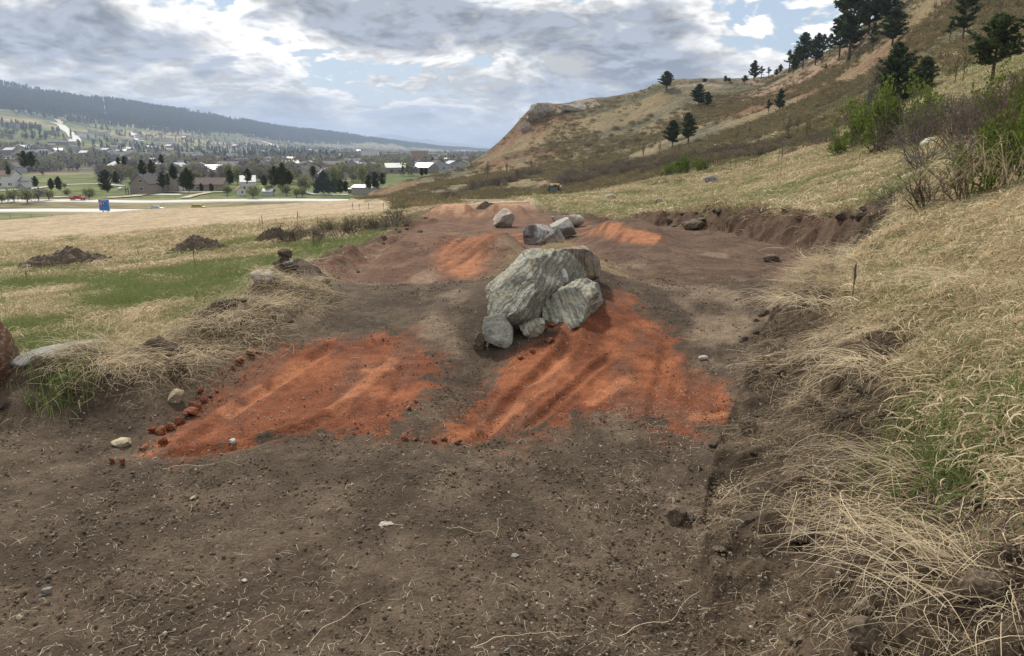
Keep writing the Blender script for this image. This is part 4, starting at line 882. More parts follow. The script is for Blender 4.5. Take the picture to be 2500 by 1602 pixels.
ok = (rg.random(len(X)) < pr) & ((sb > 0) | (db < 1.6)) & ((sr < 0) | (dr < 3)); X, Y = X[ok], Y[ok]; rz = rg.uniform(0, 6.28, len(X))
scatter('straw_litter', 'short bits of straw lying on the bare soil', np.c_[X, Y, h_full(X, Y)], rz, rg.uniform(.6, 1.25, len(X)), rg.integers(0, 5, len(X)), [proto('litter', loose_straw(1400+i, 13, (.02,.12), .0018).mesh('litter', M_STRAW)) for i in range(5)], slope_tilt(X, Y, rz))
# ---- matted straw on the right bank and along the left edge
X, Y, rg = fast_pts(23000, .05, .95, .7, 34, 511, .85); db, sb, dr, sr = zones(X, Y); 
sheet = sm(fbm(X, Y, .7, 3, 512)+np.clip(dr-bank_w(Y), -.6, 1.2)*.32, .46, .60); green = sm(fbm(X*1.1, Y*.8, .35, 3, 513)+.10*sm(Y, 8, 18)-.06, .56, .64)
ok = (sr > 0) & (rg.random(len(X)) < np.maximum(.07, sheet)*(1-.75*green)*np.where(Y > 12, .8, 1)); X, Y, dr = X[ok], Y[ok], dr[ok]
rz = np.pi+.35+(fbm(X, Y, .55, 2, 514)-.5)*3.6+rg.normal(0, .25, len(X)); 
straws = [proto('straw', straw_clump(1500+i, 95, (.12,.36), wd=.0022).mesh('straw', M_STRAW)) for i in range(5)]+[proto('straw', straw_clump(1520+i, 60, (.10,.28), rise=.03, wd=.0024).mesh('straw', M_STRAWG)) for i in range(3)]
idx = np.where(rg.random(len(X)) < .15+.55*(dr < bank_w(Y)), rg.integers(5, 8, len(X)), rg.integers(0, 5, len(X)))
scatter('matted_straw', 'pale dry grass lying flat in sweeps over the right bank', np.c_[X, Y, h_full(X, Y)], rz, rg.uniform(.6, 1.15, len(X))*(.62+.38*sm(Y, 2, 5))*(1+np.maximum(Y-6, 0)*.022), idx, straws, slope_tilt(X, Y, rz))
X, Y, rg = fast_pts(11000, -1.0, .05, 1.6, 30, 521, .8); db, sb, dr, sr = zones(X, Y); lum = fbm(X, Y, 1.5, 3, 522)
ok = (((sb < 0) & (db < .75)) | ((sb > 0) & (db < .45))) & (rg.random(len(X)) < .08+.8*sm(lum, .44, .64)-.7*sm(Y, 8, 13)); X, Y = X[ok], Y[ok]
rz = rg.uniform(-.9, .9, len(X))-.7+(fbm(X, Y, 1.1, 2, 523)-.5)*5
old = [proto('straw', straw_clump(1540+i, 62, (.10,.28), spread=1.5, rise=.05, wd=.0024, col=((.95,.92,.85),(.5,.44,.36))).mesh('straw', M_STRAWG if i % 2 else M_STRAW)) for i in range(5)]
scatter('torn_straw', 'tangled straw on the torn sods along the left edge of the track', np.c_[X, Y, h_full(X, Y)], rz, rg.uniform(.65, 1.2, len(X)), rg.integers(0, 5, len(X)), old, slope_tilt(X, Y, rz))
# ---- straw on the rock island
X = rg.normal(.62, .5, 900); Y = rg.normal(10.2, 1.7, 900); ok = (np.abs(X-.62) < .95) & (Y > 8.2) & (Y < 13); X, Y = X[ok], Y[ok]; rz = rg.uniform(0, 6.28, len(X))
scatter('island_straw', 'straw tangled in the soil between the two rock clusters', np.c_[X, Y, h_full(X, Y)], rz, rg.uniform(.5, .9, len(X)), rg.integers(0, 3, len(X)), [proto('straw', straw_clump(1560+i, 30, (.10,.26), spread=1.2, rise=.06).mesh('straw', M_STRAWG)) for i in range(3)], slope_tilt(X, Y, rz))
# ---- meadow: green and dry tufts, left and right
gr = [proto('green', upright_tuft(1600+i, 46, (.04,.11), .0045, .085, .9).mesh('green', M_GREEN)) for i in range(4)]
dryt = [proto('dry', straw_clump(1620+i, 26, (.06,.17), spread=2.2, rise=.05, wd=.0042, r0=.09).mesh('dry', M_STRAW if i % 2 else M_STRAWG)) for i in range(4)]
grb = [proto('green', upright_tuft(1640+i, 40, (.08,.17), .014, .30, .9).mesh('green', M_GREEN)) for i in range(3)]
dryb = [proto('dry', straw_clump(1660+i, 30, (.14,.34), spread=2.4, rise=.10, wd=.014, r0=.28).mesh('dry', M_STRAW if i % 2 else M_STRAWG)) for i in range(3)]
def meadow(name, label, n, s0, s1, Y0, Y1, seed, gset, dset, sc, side, pw=1.):
    X, Y, rg = fast_pts(n, s0, s1, Y0, Y1, seed, pw); db, sb, dr, sr = zones(X, Y)
    nA = fbm(X, Y, .9, 4, 61); nC = fbm(X, Y, .13, 4, 63)
    if side < 0: g = sm(nA*.5+fbm(X, Y*1.6, .33, 4, 81)*.5+.05*sm(Y, 18, 40), .44, .55); ok = (sb < 0) & (db > .6)
    else: g = sm(nA*.6+nC*.4+.26*(1-sm(Y, 6, 12)), .40, .55); ok = (sr > 0) & (dr > .35)
    dry = rg.random(len(X)) < .12+.8*g
    if side > 0: dry &= ~(rg.random(len(X)) < .15)
    ok &= (dr > bank_w(Y)*.8) | (side < 0)
    ok &= rg.random(len(X)) < (1-.93*sm(Y, 32, 58) if side < 0 else 1-.9*sm(Y, 65, 105))
    ok &= toPx(X, Y, h_full(X, Y))[0] > -200
    X, Y, dry = X[ok], Y[ok], dry[ok]; rz = rg.uniform(0, 6.28, len(X))
    Z = h_full(X, Y)
    for w_, nm, st, suf in ((~dry, label[0], gset, 'green_grass'), (dry, label[1], dset, 'dry_grass')):
        scatter(name+suf, nm, np.c_[X, Y, Z][w_], rz[w_], (rg.uniform(.7, 1.3, len(X))*(sc[0]+sc[1]*Y))[w_], rg.integers(0, len(st), w_.sum()), st, slope_tilt(X[w_], Y[w_], rz[w_]))
    for k in (gset, dset):
        pass
def cp(lst): return [proto(o.name, o.data) for o in lst]
meadow('near_left_', ('green grass of the left field near the track', 'dry grass of the left field near the track'), 26000, -1.1, .0, 2.0, 22, 531, cp(gr), cp(dryt), (1.0, .035), -1, .8)
meadow('far_left_', ('green grass farther down the left field', 'dry grass farther down the left field'), 15000, -.85, .05, 15, 60, 533, cp(grb), cp(dryb), (.7, .012), -1, .9)
meadow('near_right_', ('green grass on the right slope near the track', 'dry grass on the right slope near the track'), 20000, .15, .95, 1.6, 24, 535, cp(gr), cp(dryt), (1.1, .03), 1, .8)
meadow('far_right_', ('green grass farther up the right slope', 'dry grass farther up the right slope'), 34000, -.02, .9, 14, 110, 537, cp(grb), cp(dryb), (.75, .016), 1, .85)
# the lush green tuft at the right picture edge and two on the left
def lush(px, py, n, rad, seed, ln, name='grass_tuft', label='', cat='grass tuft'):
    c = cast([px], [py])[0]; rb = upright_tuft(seed, n, ln, .006, rad, .6, (.6, 1.1))
    V = np.concatenate(rb.V); V[:, 2] += h_full(V[:, 0]+c[0], V[:, 1]+c[1])-c[2]; rb.V = [V]
    tag(link(name, rb.mesh(name, M_GREEN), None, tuple(c)), label, cat)
lush(2440, 1030, 1500, .20, 1701, (.08,.2), label='thick bright green grass tuft at the right picture edge')
lush(2330, 960, 500, .15, 1703, (.06,.16), label='small green grass tuft left of the thick bright one')
lush(150, 945, 380, .12, 1705, (.05,.12), label='green grass tuft beside the weathered log')
lush(518, 690, 420, .34, 1707, (.2,.42), label='spiky dark green yucca clump in the left field', cat='yucca', name='yucca')
lush(2265, 628, 160, .05, 1709, (.06,.14), label='small leafy green weed in the straw of the right bank', cat='weed', name='weed')
# ---- single long stems and curls, bent straw tussocks
def tussock(px, py, ang, n, ln, seed, label, mat=M_STRAW, rise=.10, spread=.75, r0=.12):
    c = cast([px], [py])[0]; rb = straw_clump(seed, n, ln, lie=.75, wd=.0024, spread=spread, r0=r0, rise=rise)
    tag(link('straw_tussock', rb.mesh('straw_tussock', mat), None, tuple(c), (0, 0, ang)), label, 'tussock')
for a in [(2080,1250,-1.9,150,(.3,.5),1801,'shaggy straw tussock hanging over dark soil on the right bank'),(2390,700,-2.6,200,(.4,.7),1803,'combed straw tussock beside the brown rock at the right'),(2260,1180,2.9,110,(.3,.55),1805,'swept straw tussock below the green tuft at the right edge'),
          (1960,740,-2.4,160,(.35,.6),1807,'straw tussock hanging over the lip where the bank meets the dark soil'),(2150,900,-2.8,180,(.35,.6),1809,'flattened straw tussock in the middle of the right bank'),(2460,470,-2.7,220,(.5,.95),1811,'tall golden grass clump at the right picture edge under the thicket'),
          (2080,620,-2.2,120,(.4,.6),1813,'pale straw tussock on the green lip of the far bend'),(2350,1420,2.7,160,(.3,.5),1815,'straw tussock spilling over the big clod in the lower right corner'),(2230,1330,-2.2,120,(.25,.45),1817,'straw tussock between the two lower clods on the right'),
          (250,900,-.4,150,(.3,.5),1819,'old straw tussock below the weathered log'),(520,790,-.6,170,(.3,.5),1821,'straw mat draped over the torn sods above the left red ramp'),(640,750,-.3,130,(.25,.45),1823,'straw mat on the left berm near the dark soil'),(440,880,-.8,150,(.3,.5),1825,'matted straw in the middle of the left berm')]:
    tussock(*a[:7], rise=.10 if 'tall' not in a[6] else .5)
def curl(px, py, L, ang, seed, label):
    c = cast([px], [py])[0]; rg = np.random.default_rng(seed); k = 14; t = np.linspace(0, 1, k); an = ang+np.cumsum(rg.normal(0, .2, k)); x = np.cumsum(np.cos(an))*L/k; y = np.cumsum(np.sin(an))*L/k
    z = h_full(x+c[0], y+c[1])-c[2]+.008+.02*np.sin(np.pi*t*2)**2; rb = Ribbons(); rb.tube3(np.c_[x, y, z], .0014, np.ones(3))
    tag(link('straw_stalk', rb.mesh('straw_stalk', M_STRAW), None, tuple(c)), label, 'dry stem')
for i, a in enumerate([(735,1590,.35,1.2,'long pale curled stem at the bottom left of centre'),(1080,1290,.3,-.6,'long crooked stem on the dark soil in the middle'),(1480,1560,.6,.5,'looping pale stem at the bottom right of centre'),(1130,1590,.4,.2,'pale stem across the loose soil at the bottom middle'),
    (2030,1440,.4,.1,'thick bent stem below the straw on the right'),(380,1150,.5,.1,'long thin stem on the soil below the left red ramp'),(1210,1320,.22,1.9,'hooked stem right of the crooked one'),(1240,905,.18,-.8,'pale stick leaning from the foot of the front grey boulder'),(1900,1000,.4,1.9,'long straw stem hanging down the right bank')]):
    curl(*a[:4], 1900+i, a[4])

# ---- dry upright stalks (mullein) and twigs
def stalk(px, ybase, ytop, label, thick=1., y0=4., lean=0.):
    c = cast([px], [ybase], y0=y0)[0]; h = (ybase-ytop)/F*c[1]*1.02; rg = np.random.default_rng(int(px)); k = 7; t = np.linspace(0, 1, k); r = .012*thick*max(1, c[1]/22)
    P = np.c_[lean*h*t+rg.normal(0, .01, k)*h, rg.normal(0, .008, k)*h, h*t]; rr = r*np.interp(t, [0, .55, .62, .92, 1], [.55, .5, 1.1, .95, .3])
    rb = Ribbons(); rb.tube3(P, rr, np.ones(3)); tag(link('dry_stalk', rb.mesh('dry_stalk', M_TWIG), None, tuple(c)), label, 'dry stalk')
ST = [(480,673,578,'tallest dark stalk in the left field, right of the pointed soil heap'),(643,580,524,'twin stalk by the small soil heap, taller'),(636,584,530,'twin stalk by the small soil heap, thinner'),(677,553,533,'short leaning stalk left of the bare grey thicket'),(631,567,545,'stub of a stalk left of the small soil heap'),(727,556,516,'dark stalk standing behind the bare grey thicket'),
      (781,604,524,'tall thin stalk in front of the bare grey thicket'),(959,512,472,'tall stalk at the upper rim of the left field'),(936,512,496,'stub stalk beside the tall one at the upper rim'),(862,515,496,'short stalk above the bare grey thicket'),(877,514,499,'second short stalk above the bare grey thicket'),(900,511,496,'third short stalk above the bare grey thicket'),
      (68,696,659,'short stalk in front of the broad soil heap'),(106,690,634,'thin stalk in front of the broad soil heap'),(151,672,646,'dark stub right end of the broad soil heap'),(343,640,608,'leaning stalk between the two larger soil heaps'),(541,620,604,'small stalk right of the pointed soil heap'),(172,735,715,'tiny stalk in the green below the broad soil heap'),
      (1796,418,392,'dark stalk by the thicket on the right slope'),(1786,424,392,'leaning dark stalk by the thicket on the right slope'),(1774,432,420,'stub of a stalk on the right slope'),(1906,440,354,'tall reddish stalk on the right slope'),(1896,452,366,'thin stalk left of the tall reddish one'),(1912,455,380,'thin stalk right of the tall reddish one'),(1992,372,357,'short stub stalk up the right slope'),
      (2080,742,640,'bare sapling twig rising from the straw lip on the right bank'),(2078,404,330,'dark post-like stalk at the left of the leafy bush')]
for i, s_ in enumerate(ST): stalk(s_[0], s_[1], s_[2], s_[3], 1.0 if 'thin' not in s_[3] else .6, lean=(-.15 if 'leaning' in s_[3] else .04*((i*7) % 3-1)))

# ---- bare shrubs
def shrub_mesh(name, seed, nst=16, h=1., leaf=0., twigs=1., r=.012, spread=.8, mat=M_TWIG, leafcol=None, reach=1.):
    rg = np.random.default_rng(seed); rb = Ribbons(); tips = []
    def grow(p, d, L, rad, lev):
        k = 5; P = [p]; dd = d.copy()
        for i in range(k-1):
            dd = dd+rg.normal(0, .16, 3)+np.array([0, 0, .035]); dd /= np.linalg.norm(dd); P.append(P[-1]+dd*L/(k-1))
        P = np.array(P)
        rb.tube3(P, np.linspace(rad, rad*.5, k), np.ones(3)*rg.uniform(.6, 1.2))
        tips.append(P[-1]); tips.append(P[2])
        if lev < 3:
            for j in range(int(rg.integers(3, 6)*twigs) if lev else int(rg.integers(5, 8)*twigs)):
                q = rg.uniform(.25, 1.0); i = min(int(q*(k-1)), k-2); pp = P[i]+(P[i+1]-P[i])*(q*(k-1)-i); nd = dd+rg.normal(0, .62, 3); nd /= np.linalg.norm(nd); grow(pp, nd, L*rg.uniform(.35, .62), rad*.5, lev+1)
    for i in range(nst):
        a = rg.uniform(0, 6.28); e = abs(rg.normal(0, spread))*.9; d = np.array([math.cos(a)*math.sin(e), math.sin(a)*math.sin(e), math.cos(e)]); p = np.array([math.cos(a), math.sin(a), 0])*rg.uniform(0, .18)*h*reach
        grow(p, d, h*rg.uniform(.5, .8), r*h, 0 if i % 3 == 0 else 1)
    me1 = rb.mesh(name, mat); me2 = None
    if leaf:
        T = np.array(tips); P = T[rg.integers(0, len(T), int(leaf))]+rg.normal(0, .05*h, (int(leaf), 3)); lb = Ribbons(); lb.quadcloud(P, .028*h, rg.uniform(.55, 1.25, (len(P), 1))*np.ones((1, 3)), rg, .6); me2 = lb.mesh(name+'_leaves', M_LEAF)
    return me1, me2
M_TWIGR = leafy('reddish_twigs', (.15,.105,.085), (.19,.15,.12), trans=0)
M_TWIGG = leafy('grey_twigs', (.135,.12,.11), (.18,.16,.15), trans=0)
SH = [shrub_mesh('stems', 2000+i, 15, 1., 0, 1., .015, .75, (M_TWIG, M_TWIGG, M_TWIGR)[i % 3]) for i in range(6)]
SHF = None
SHL = [shrub_mesh('stems', 2050+i, 13, 1., 2600, .9, .012, .65, M_TWIG) for i in range(3)]
def far_shrub(seed, col):
    rg = np.random.default_rng(seed); a, _ = shrub_mesh('stems', seed, 9, 1., 0, .8, .022, .8, col)
    n = 900; v = rg.normal(size=(n, 3)); v /= np.linalg.norm(v, axis=1, keepdims=True); v *= rg.uniform(.35, 1., (n, 1))**.6*(1+.25*(fbm3(v, 2., 2, seed)[:, None]-.5)*2); P = v*np.array([.75, .75, .85]); P[:, 2] = np.abs(P[:, 2])*1.1
    b = Ribbons(); up = np.array([0, 0, .5])
    d = v+rg.normal(0, .5, (n, 3))+up; d /= np.linalg.norm(d, axis=1, keepdims=True); L = rg.uniform(.08, .2, (n, 1)); sdv = np.cross(d, rg.normal(size=(n, 3))); sdv /= np.linalg.norm(sdv, axis=1, keepdims=True)
    V = np.stack([P-sdv*.009, P+sdv*.009, P+d*L+sdv*.004, P+d*L-sdv*.004], 1).reshape(-1, 3); b.F.append(np.arange(4*n).reshape(n, 4)); b.V.append(V); b.C.append(np.repeat(rg.uniform(.6, 1.25, (n, 1))*np.ones((1, 3)), 4, 0))
    return a, b.mesh('twigs', col)
def shrub(px, py, wpx, hpx, k, label, group=None, leaf=False, y0=3., Yoff=0., name='shrub', cat='shrub'):
    c = cast([px], [py], y0=y0)[0]
    if Yoff: c[1] += Yoff; c[0] *= (c[1]/(c[1]-Yoff)); c[2] = float(h_full(c[0:1], c[1:2])[0])
    hh = hpx/F*c[1]; ww = wpx/F*c[1]; me = (SHL if leaf else SH)[k % (3 if leaf else 6)]
    if not leaf and c[1] > 22 and name == 'shrub' and hpx < 160: me = SHF[k % 4]
    root = bpy.data.objects.new(name, None); COL.objects.link(root); root.location = (c[0], c[1], c[2]-.03*hh); root.rotation_euler = (0, 0, k*1.7); root.scale = (ww/1.5, ww/1.5, hh/1.15); root.empty_display_size = .1
    tag(root, label, cat, group)
    link('stems', me[0], root)
    if me[1]: link('leaves' if leaf else 'twigs', me[1], root)
    return root
M_TWIGF = leafy('far_twigs', (.165,.14,.11), (.215,.185,.15), trans=.1); SHF = [far_shrub(2080+i, M_TWIGF) for i in range(4)]
rg = np.random.default_rng(77)
# thicket at the right
for i, (x, y, wd, ht, lf) in enumerate([(a_[0], a_[1], a_[2]*1.1, a_[3]*1.3, a_[4]) for a_ in [(2260,520,150,110,0),(2180,500,90,60,0),(2360,500,200,170,0),(2440,480,180,220,1),(2330,440,200,170,0),(2480,430,200,240,0),(2420,400,190,190,0),(2260,420,150,120,0),(2330,370,160,130,0),(2490,360,180,170,1),(2400,340,150,110,0),(2240,360,120,100,0),(2300,320,110,80,0),(2470,300,140,110,0),(2200,330,90,70,0),(2380,300,120,70,0)]]):
    shrub(x, y, wd, ht, i, ['bare shrub at the lower middle of the right thicket, over the golden grass','small bare shrub at the lower left corner of the right thicket','big bare shrub left of the golden grass clump','','bare shrub in the heart of the right thicket','tall bare shrub at the right picture edge above the golden grass','bare shrub near the right edge, behind the tall one','bare shrub above the pale rock in the right thicket','bare shrub behind the heart of the right thicket','leafing shrub high in the right thicket at the picture edge','bare shrub in the upper right of the thicket','bare shrub directly behind the pale rock','low bare shrub at the upper middle of the right thicket','bare shrub at the top right end of the thicket','small bare shrub between the leafy bush and the right thicket','topmost bare shrub in the middle of the right thicket'][i] or 'shrub with a few new green leaves beside the golden grass clump', 'thicket of bare shrubs at the right', bool(lf))
# leafy bush with bare dead stems
for i, (x, y, wd, ht, lf) in enumerate([(2150,375,190,210,1),(2070,372,120,150,1),(2220,360,110,150,1),(2160,380,90,170,0),(2110,350,110,230,0),(2040,385,70,60,1)]):
    shrub(x, y, wd, ht, i, ['tall leafy green bush in front of the dark pine','leafy bush left of the tall one','leafy bush right of the tall one','dead branching shrub inside the leafy bush','dark leafless shrub behind the leafy bush','low leafy sprout at the left foot of the leafy bush'][i], None, bool(lf), name='bush' if lf else 'shrub', cat='bush' if lf else 'shrub')
# belt of shrubs across the foot of the hill
belt = []
for px in np.arange(1380, 2060, 17): 
    yy = np.interp(px, [1380, 1500, 1650, 1800, 2060], [455, 428, 412, 385, 345]); belt += [(px+rg.normal(0, 6), yy+rg.normal(0, 5), rg.uniform(40, 80), rg.uniform(20, 34)), (px+rg.normal(0, 8), yy-16+rg.normal(0, 4), rg.uniform(40, 70), rg.uniform(16, 28))]
for px in np.arange(1090, 1330, 15): 
    yy = np.interp(px, [1090, 1180, 1330], [486, 456, 425]); belt.append((px+rg.normal(0, 4), yy+rg.normal(0, 3), rg.uniform(36, 60), rg.uniform(18, 30)))
for i, (x, y, wd, ht) in enumerate(belt): shrub(x, y, wd, ht, i, 'low grey leafless shrub in the belt across the foot of the hill', 'belt of shrubs at the foot of the hill', False, y0=25)
for i, (x, y, wd, ht) in enumerate([(1665,428,90,58),(1625,432,70,40),(1700,424,60,40),(1505,405,22,20)]): shrub(x, y, wd, ht, i, ['large green-tinged shrub in the belt at the foot of the hill','green-tinged shrub left of the large one','green-tinged shrub right of the large one','little dark green shrub in the belt below the cliff nose'][i], None, True, y0=25, name='bush', cat='bush')
# thicket beside the third heap
for i in range(15): shrub(690+i*19+rg.normal(0, 5), 604-i*3.4+rg.normal(0, 7), rg.uniform(60, 95), rg.uniform(44, 78), i, 'grey bare shrub in the thicket left of the track', 'bare thicket left of the track', False, y0=10)
shrub(800, 572, 40, 34, 1, 'small shrub with green leaves inside the bare grey thicket', None, True, y0=10, name='bush', cat='bush')
# small leafless trees at the hill foot
def bare_tree(px, py, ht, k, label):
    c = cast([px], [py], y0=20)[0]; h = ht/F*c[1]; root = bpy.data.objects.new('bare_tree', None); COL.objects.link(root); root.location = tuple(c); root.rotation_euler = (0, 0, k*2.1); root.scale = (h*.8, h*.8, h); root.empty_display_size = .1
    tag(root, label, 'tree'); link('trunk', BTR[k % 3][0], root); link('branches', BTR[k % 3][1], root)
def bare_tree_mesh(seed, up=.9):
    rg = np.random.default_rng(seed); tb = Ribbons(); rb = Ribbons(); T = np.array([[rg.normal(0, .01)*i, rg.normal(0, .01)*i, i*.16*up] for i in range(6)]); tb.tube3(T, np.linspace(.02, .006, 6), np.ones(3))
    def grow(p, d, L, rad, lev):
        P = [p]; dd = d
        for i in range(4): dd = dd+rg.normal(0, .14, 3)+np.array([0, 0, .08]); dd /= np.linalg.norm(dd); P.append(P[-1]+dd*L/4)
        P = np.array(P); rb.tube3(P, np.linspace(rad, rad*.4, 5), np.ones(3)*rg.uniform(.7, 1.2))
        if lev < 2:
            for j in range(rg.integers(3, 6)): grow(P[rg.integers(1, 5)], dd+rg.normal(0, .5, 3), L*.5, rad*.5, lev+1)
    for j in range(16): z = rg.uniform(.2, .8); a = rg.uniform(0, 6.28); grow(np.array([0, 0, z*up]), np.array([math.cos(a)*.7, math.sin(a)*.7, .8]), .3*(1.15-z), .007, 0)
    return tb.mesh('trunk', M_TWIG), rb.mesh('branches', M_TWIG)
BTR = [bare_tree_mesh(2100+i) for i in range(3)]
for i, a in enumerate([(1190,437,52,'thin leafless tree at the left foot of the cliff nose'),(1263,452,50,'leafless sapling left of the dirt path'),(1237,428,40,'pale leafless sapling under the cliff nose'),(1297,412,28,'small leafless sapling below the tan band'),(1425,415,30,'tiny leafless tree left of the shrub belt'),(1458,388,28,'tiny leafless tree on the lower slope'),(1570,392,48,'forked leafless tree left of the two pines'),(1610,390,52,'spreading leafless tree under the two pines'),
    (1658,372,22,'leafless sapling between the two pines'),(1922,352,78,'leafless tree with many branches right of the red stalks'),(1945,344,70,'slender leafless tree beside the many-branched one'),(1968,348,72,'third slender leafless tree on the mid slope'),(1798,350,36,'faint leafless tree on the mid slope'),(1830,338,36,'faint leafless tree right of its neighbour'),
    (2350,205,95,'gnarled leafless tree left of the big right-hand pine'),(2330,208,80,'second gnarled leafless tree left of the big right-hand pine'),(2280,45,48,'dark leafless tree high on the hill'),(2440,35,40,'gnarled leafless tree at the top of the hill, right'),(2480,32,42,'gnarled leafless tree in the top right corner'),(2410,28,34,'small leafless tree on the hilltop'),(2215,96,26,'scrubby leafless tree on the hill below the crest'),(2120,290,100,'dark leafless tree between the big pine and the leafy bush')]):
    bare_tree(a[0], a[1], a[2], i, a[3])

# ---- pines
def pine_meshes(seed, h=10., width=.24, low=.16, gaps=.25, dens=1., asym=.0, csize=.55):
    rg = np.random.default_rng(seed); tb = MB(); lean = rg.normal(0, .02, 2)
    T = [(lean[0]*h*t*t, lean[1]*h*t*t, h*t) for t in np.linspace(0, .97, 9)]; tb.tube(T, list(np.linspace(.022*h, .004*h, 9)), 7)
    cb = Ribbons(); br = Ribbons(); nb = int(95*dens)
    for i in range(nb):
        t = low+(1-low)*(i+rg.random())/nb; u = (t-low)/(1-low)
        prof = (math.sin(math.pi*min(u*.82+.20, 1))**.8)*(1-.35*u)
        if rg.random() < gaps*(1-u): continue
        L = h*width*prof*rg.uniform(.55, 1.15)+.15; a = rg.uniform(0, 6.28); L *= 1+asym*math.cos(a); el = rg.uniform(-.05, .5)+u*.5
        p0 = np.array([lean[0]*h*t*t, lean[1]*h*t*t, h*t]); k = 5; tt = np.linspace(0, 1, k); dx = math.cos(a)*math.cos(el); dy = math.sin(a)*math.cos(el)
        P = p0+np.c_[dx*L*tt, dy*L*tt, math.sin(el)*L*tt+.10*L*tt**2]
        br.tube3(P, np.linspace(.005*h, .0015*h, k), np.ones(3)*.8)
        nc = max(3, int(L/(csize*.62)*2.0))
        for q in np.linspace(.30, 1.03, nc):
            c = p0+np.array([dx*L*q, dy*L*q, math.sin(el)*L*q+.1*L*q*q])+rg.normal(0, .16*csize*1.3, 3); n = 11
            # a ball of needles: narrow blades pointing outwards and up
            d = rg.normal(size=(n, 3)); d[:, 2] = np.abs(d[:, 2])*.8-.15; d /= np.linalg.norm(d, axis=1, keepdims=True); s = csize*rg.uniform(.5, .95, (n, 1)); sdv = np.cross(d, rg.normal(size=(n, 3))); sdv /= np.linalg.norm(sdv, axis=1, keepdims=True); wv = csize*.17
            V = np.stack([c+d*s*.05, c+d*s*.6-sdv*wv, c+d*s, c+d*s*.6+sdv*wv], 1).reshape(-1, 3)
            cb.F.append(np.arange(4*n).reshape(n, 4)+cb.n); cb.V.append(V); cb.C.append(np.ones((4*n, 3))*rg.uniform(.6, 1.35)); cb.n += 4*n
    return tb.mesh('trunk', M_BARK, True), br.mesh('limbs', M_BARKG if False else M_TWIG), cb.mesh('crown', M_PINE)
PINES = [pine_meshes(3001, 10, .27, .22, .12), pine_meshes(3002, 10, .33, .20, .12, 1.15), pine_meshes(3003, 10, .24, .30, .45, .8), pine_meshes(3004, 10, .42, .06, .05, 1.5), pine_meshes(3005, 10, .34, .30, .25, .9, .35), pine_meshes(3006, 10, .2, .28, .5, .5)]
def pine(px, py, hpx, k, label, group=None, sx=1., H=None, castf=None, y0=10, name='pine_tree', lean=0.):
    c = (castf or cast)([px], [py], y0=y0)[0]
    if np.isnan(c[1]): 
        c = np.array(pxY(px, py, float(ridgeY(np.array([(px-1250)/F*200]), np.array([200.]))[0])+1))
    dist = c[1]; h = hpx/F*dist*1.0; root = bpy.data.objects.new(name, None); COL.objects.link(root); root.location = (c[0], c[1], c[2]-.02*h); root.rotation_euler = (0, lean, k*1.3+px*.01); root.scale = (h/10*sx, h/10*sx, h/10); root.empty_display_size = .1
    tag(root, label, 'tree', group); p = PINES[k % 6]; link('trunk', p[0], root); link('limbs', p[1], root); link('crown', p[2], root); return root
for a in [(2072,148,188,0,'tallest pine on the skyline, its top cut by the picture edge',1.),(2048,148,96,4,'lower pine leaning against the tallest skyline pine',1.1),(2120,84,100,1,'bushy skyline pine second from the tallest',1.15),(2170,52,110,3,'dense skyline pine next to the bare crest',.8),(2178,112,82,1,'round pine on the slope below the skyline group',1.3),(2130,125,62,2,'thin sparse pine below the bushy skyline pine',.8),(2082,134,44,2,'small thin pine at the foot of the tallest pine',1.),
          (1960,165,76,1,'dense pine in the middle of the crest group',1.),(1990,160,72,0,'pointed pine at the right of the crest group',1.1),(1942,168,46,3,'low dense pine at the front of the crest group',.8),(2008,140,50,2,'slim pine between the crest group and the tall one',1.1),(2025,134,46,2,'second slim pine right of the crest group',1.2),(1926,178,50,5,'sparse pine at the left of the crest group',1.4),(1936,182,40,2,'sparse pine leaning over the red cliff',1.2),(1905,178,20,1,'small pine where the crest dips',1.1),(1895,184,14,3,'tiny bushy pine on the crest',1.3),
          (1840,198,46,1,'pine standing alone on the pale crest',.95),(1818,206,20,4,'small round pine left of the lone crest pine',1.4),(1858,194,28,5,'wispy pine right of the lone crest pine',1.6),(1876,190,24,5,'second wispy pine right of the lone crest pine',1.4),(1770,202,14,3,'tiny bush-like pine on the pale crest',1.),(1780,201,10,1,'tiny pine beside the bush-like one',1.6),
          (1627,218,40,1,'stocky pine at the left end of the pale crest',1.5),(1705,262,52,1,'dark pine on the slope under the pale crest',1.2),(1728,264,36,0,'smaller dark pine beside it under the pale crest',1.3),(1641,360,62,1,'left one of the two pines low on the hill',1.15),(1680,352,72,0,'right, taller one of the two pines low on the hill',1.2),(1902,276,54,0,'small pine below the pink cliff',.95),(1875,282,36,5,'sparse little pine left of the one below the pink cliff',1.2),
          (2185,260,140,3,'broad dark pine behind the leafy bush',.95),(2253,232,84,1,'pine with a loose crown right of the broad dark pine',1.2),(2420,206,150,4,'big pine with a spreading crown at the right',1.35),(2348,112,130,2,'thin grey-green pine high on the right slope',.95),(2320,16,50,2,'dark pine cut by the top edge',1.2),(2360,28,60,3,'bushy pine cut by the top edge',.9),(2318,100,46,5,'dead-looking pine beside the thin grey-green one',1.2),(1720,200,8,3,'tiny dark shrub pine on the pale rock crest',2.2),(2015,178,20,5,'seedling pine on the red cliff',1.)]:
    pine(a[0], a[1], a[2], a[3], a[4], None, a[5])
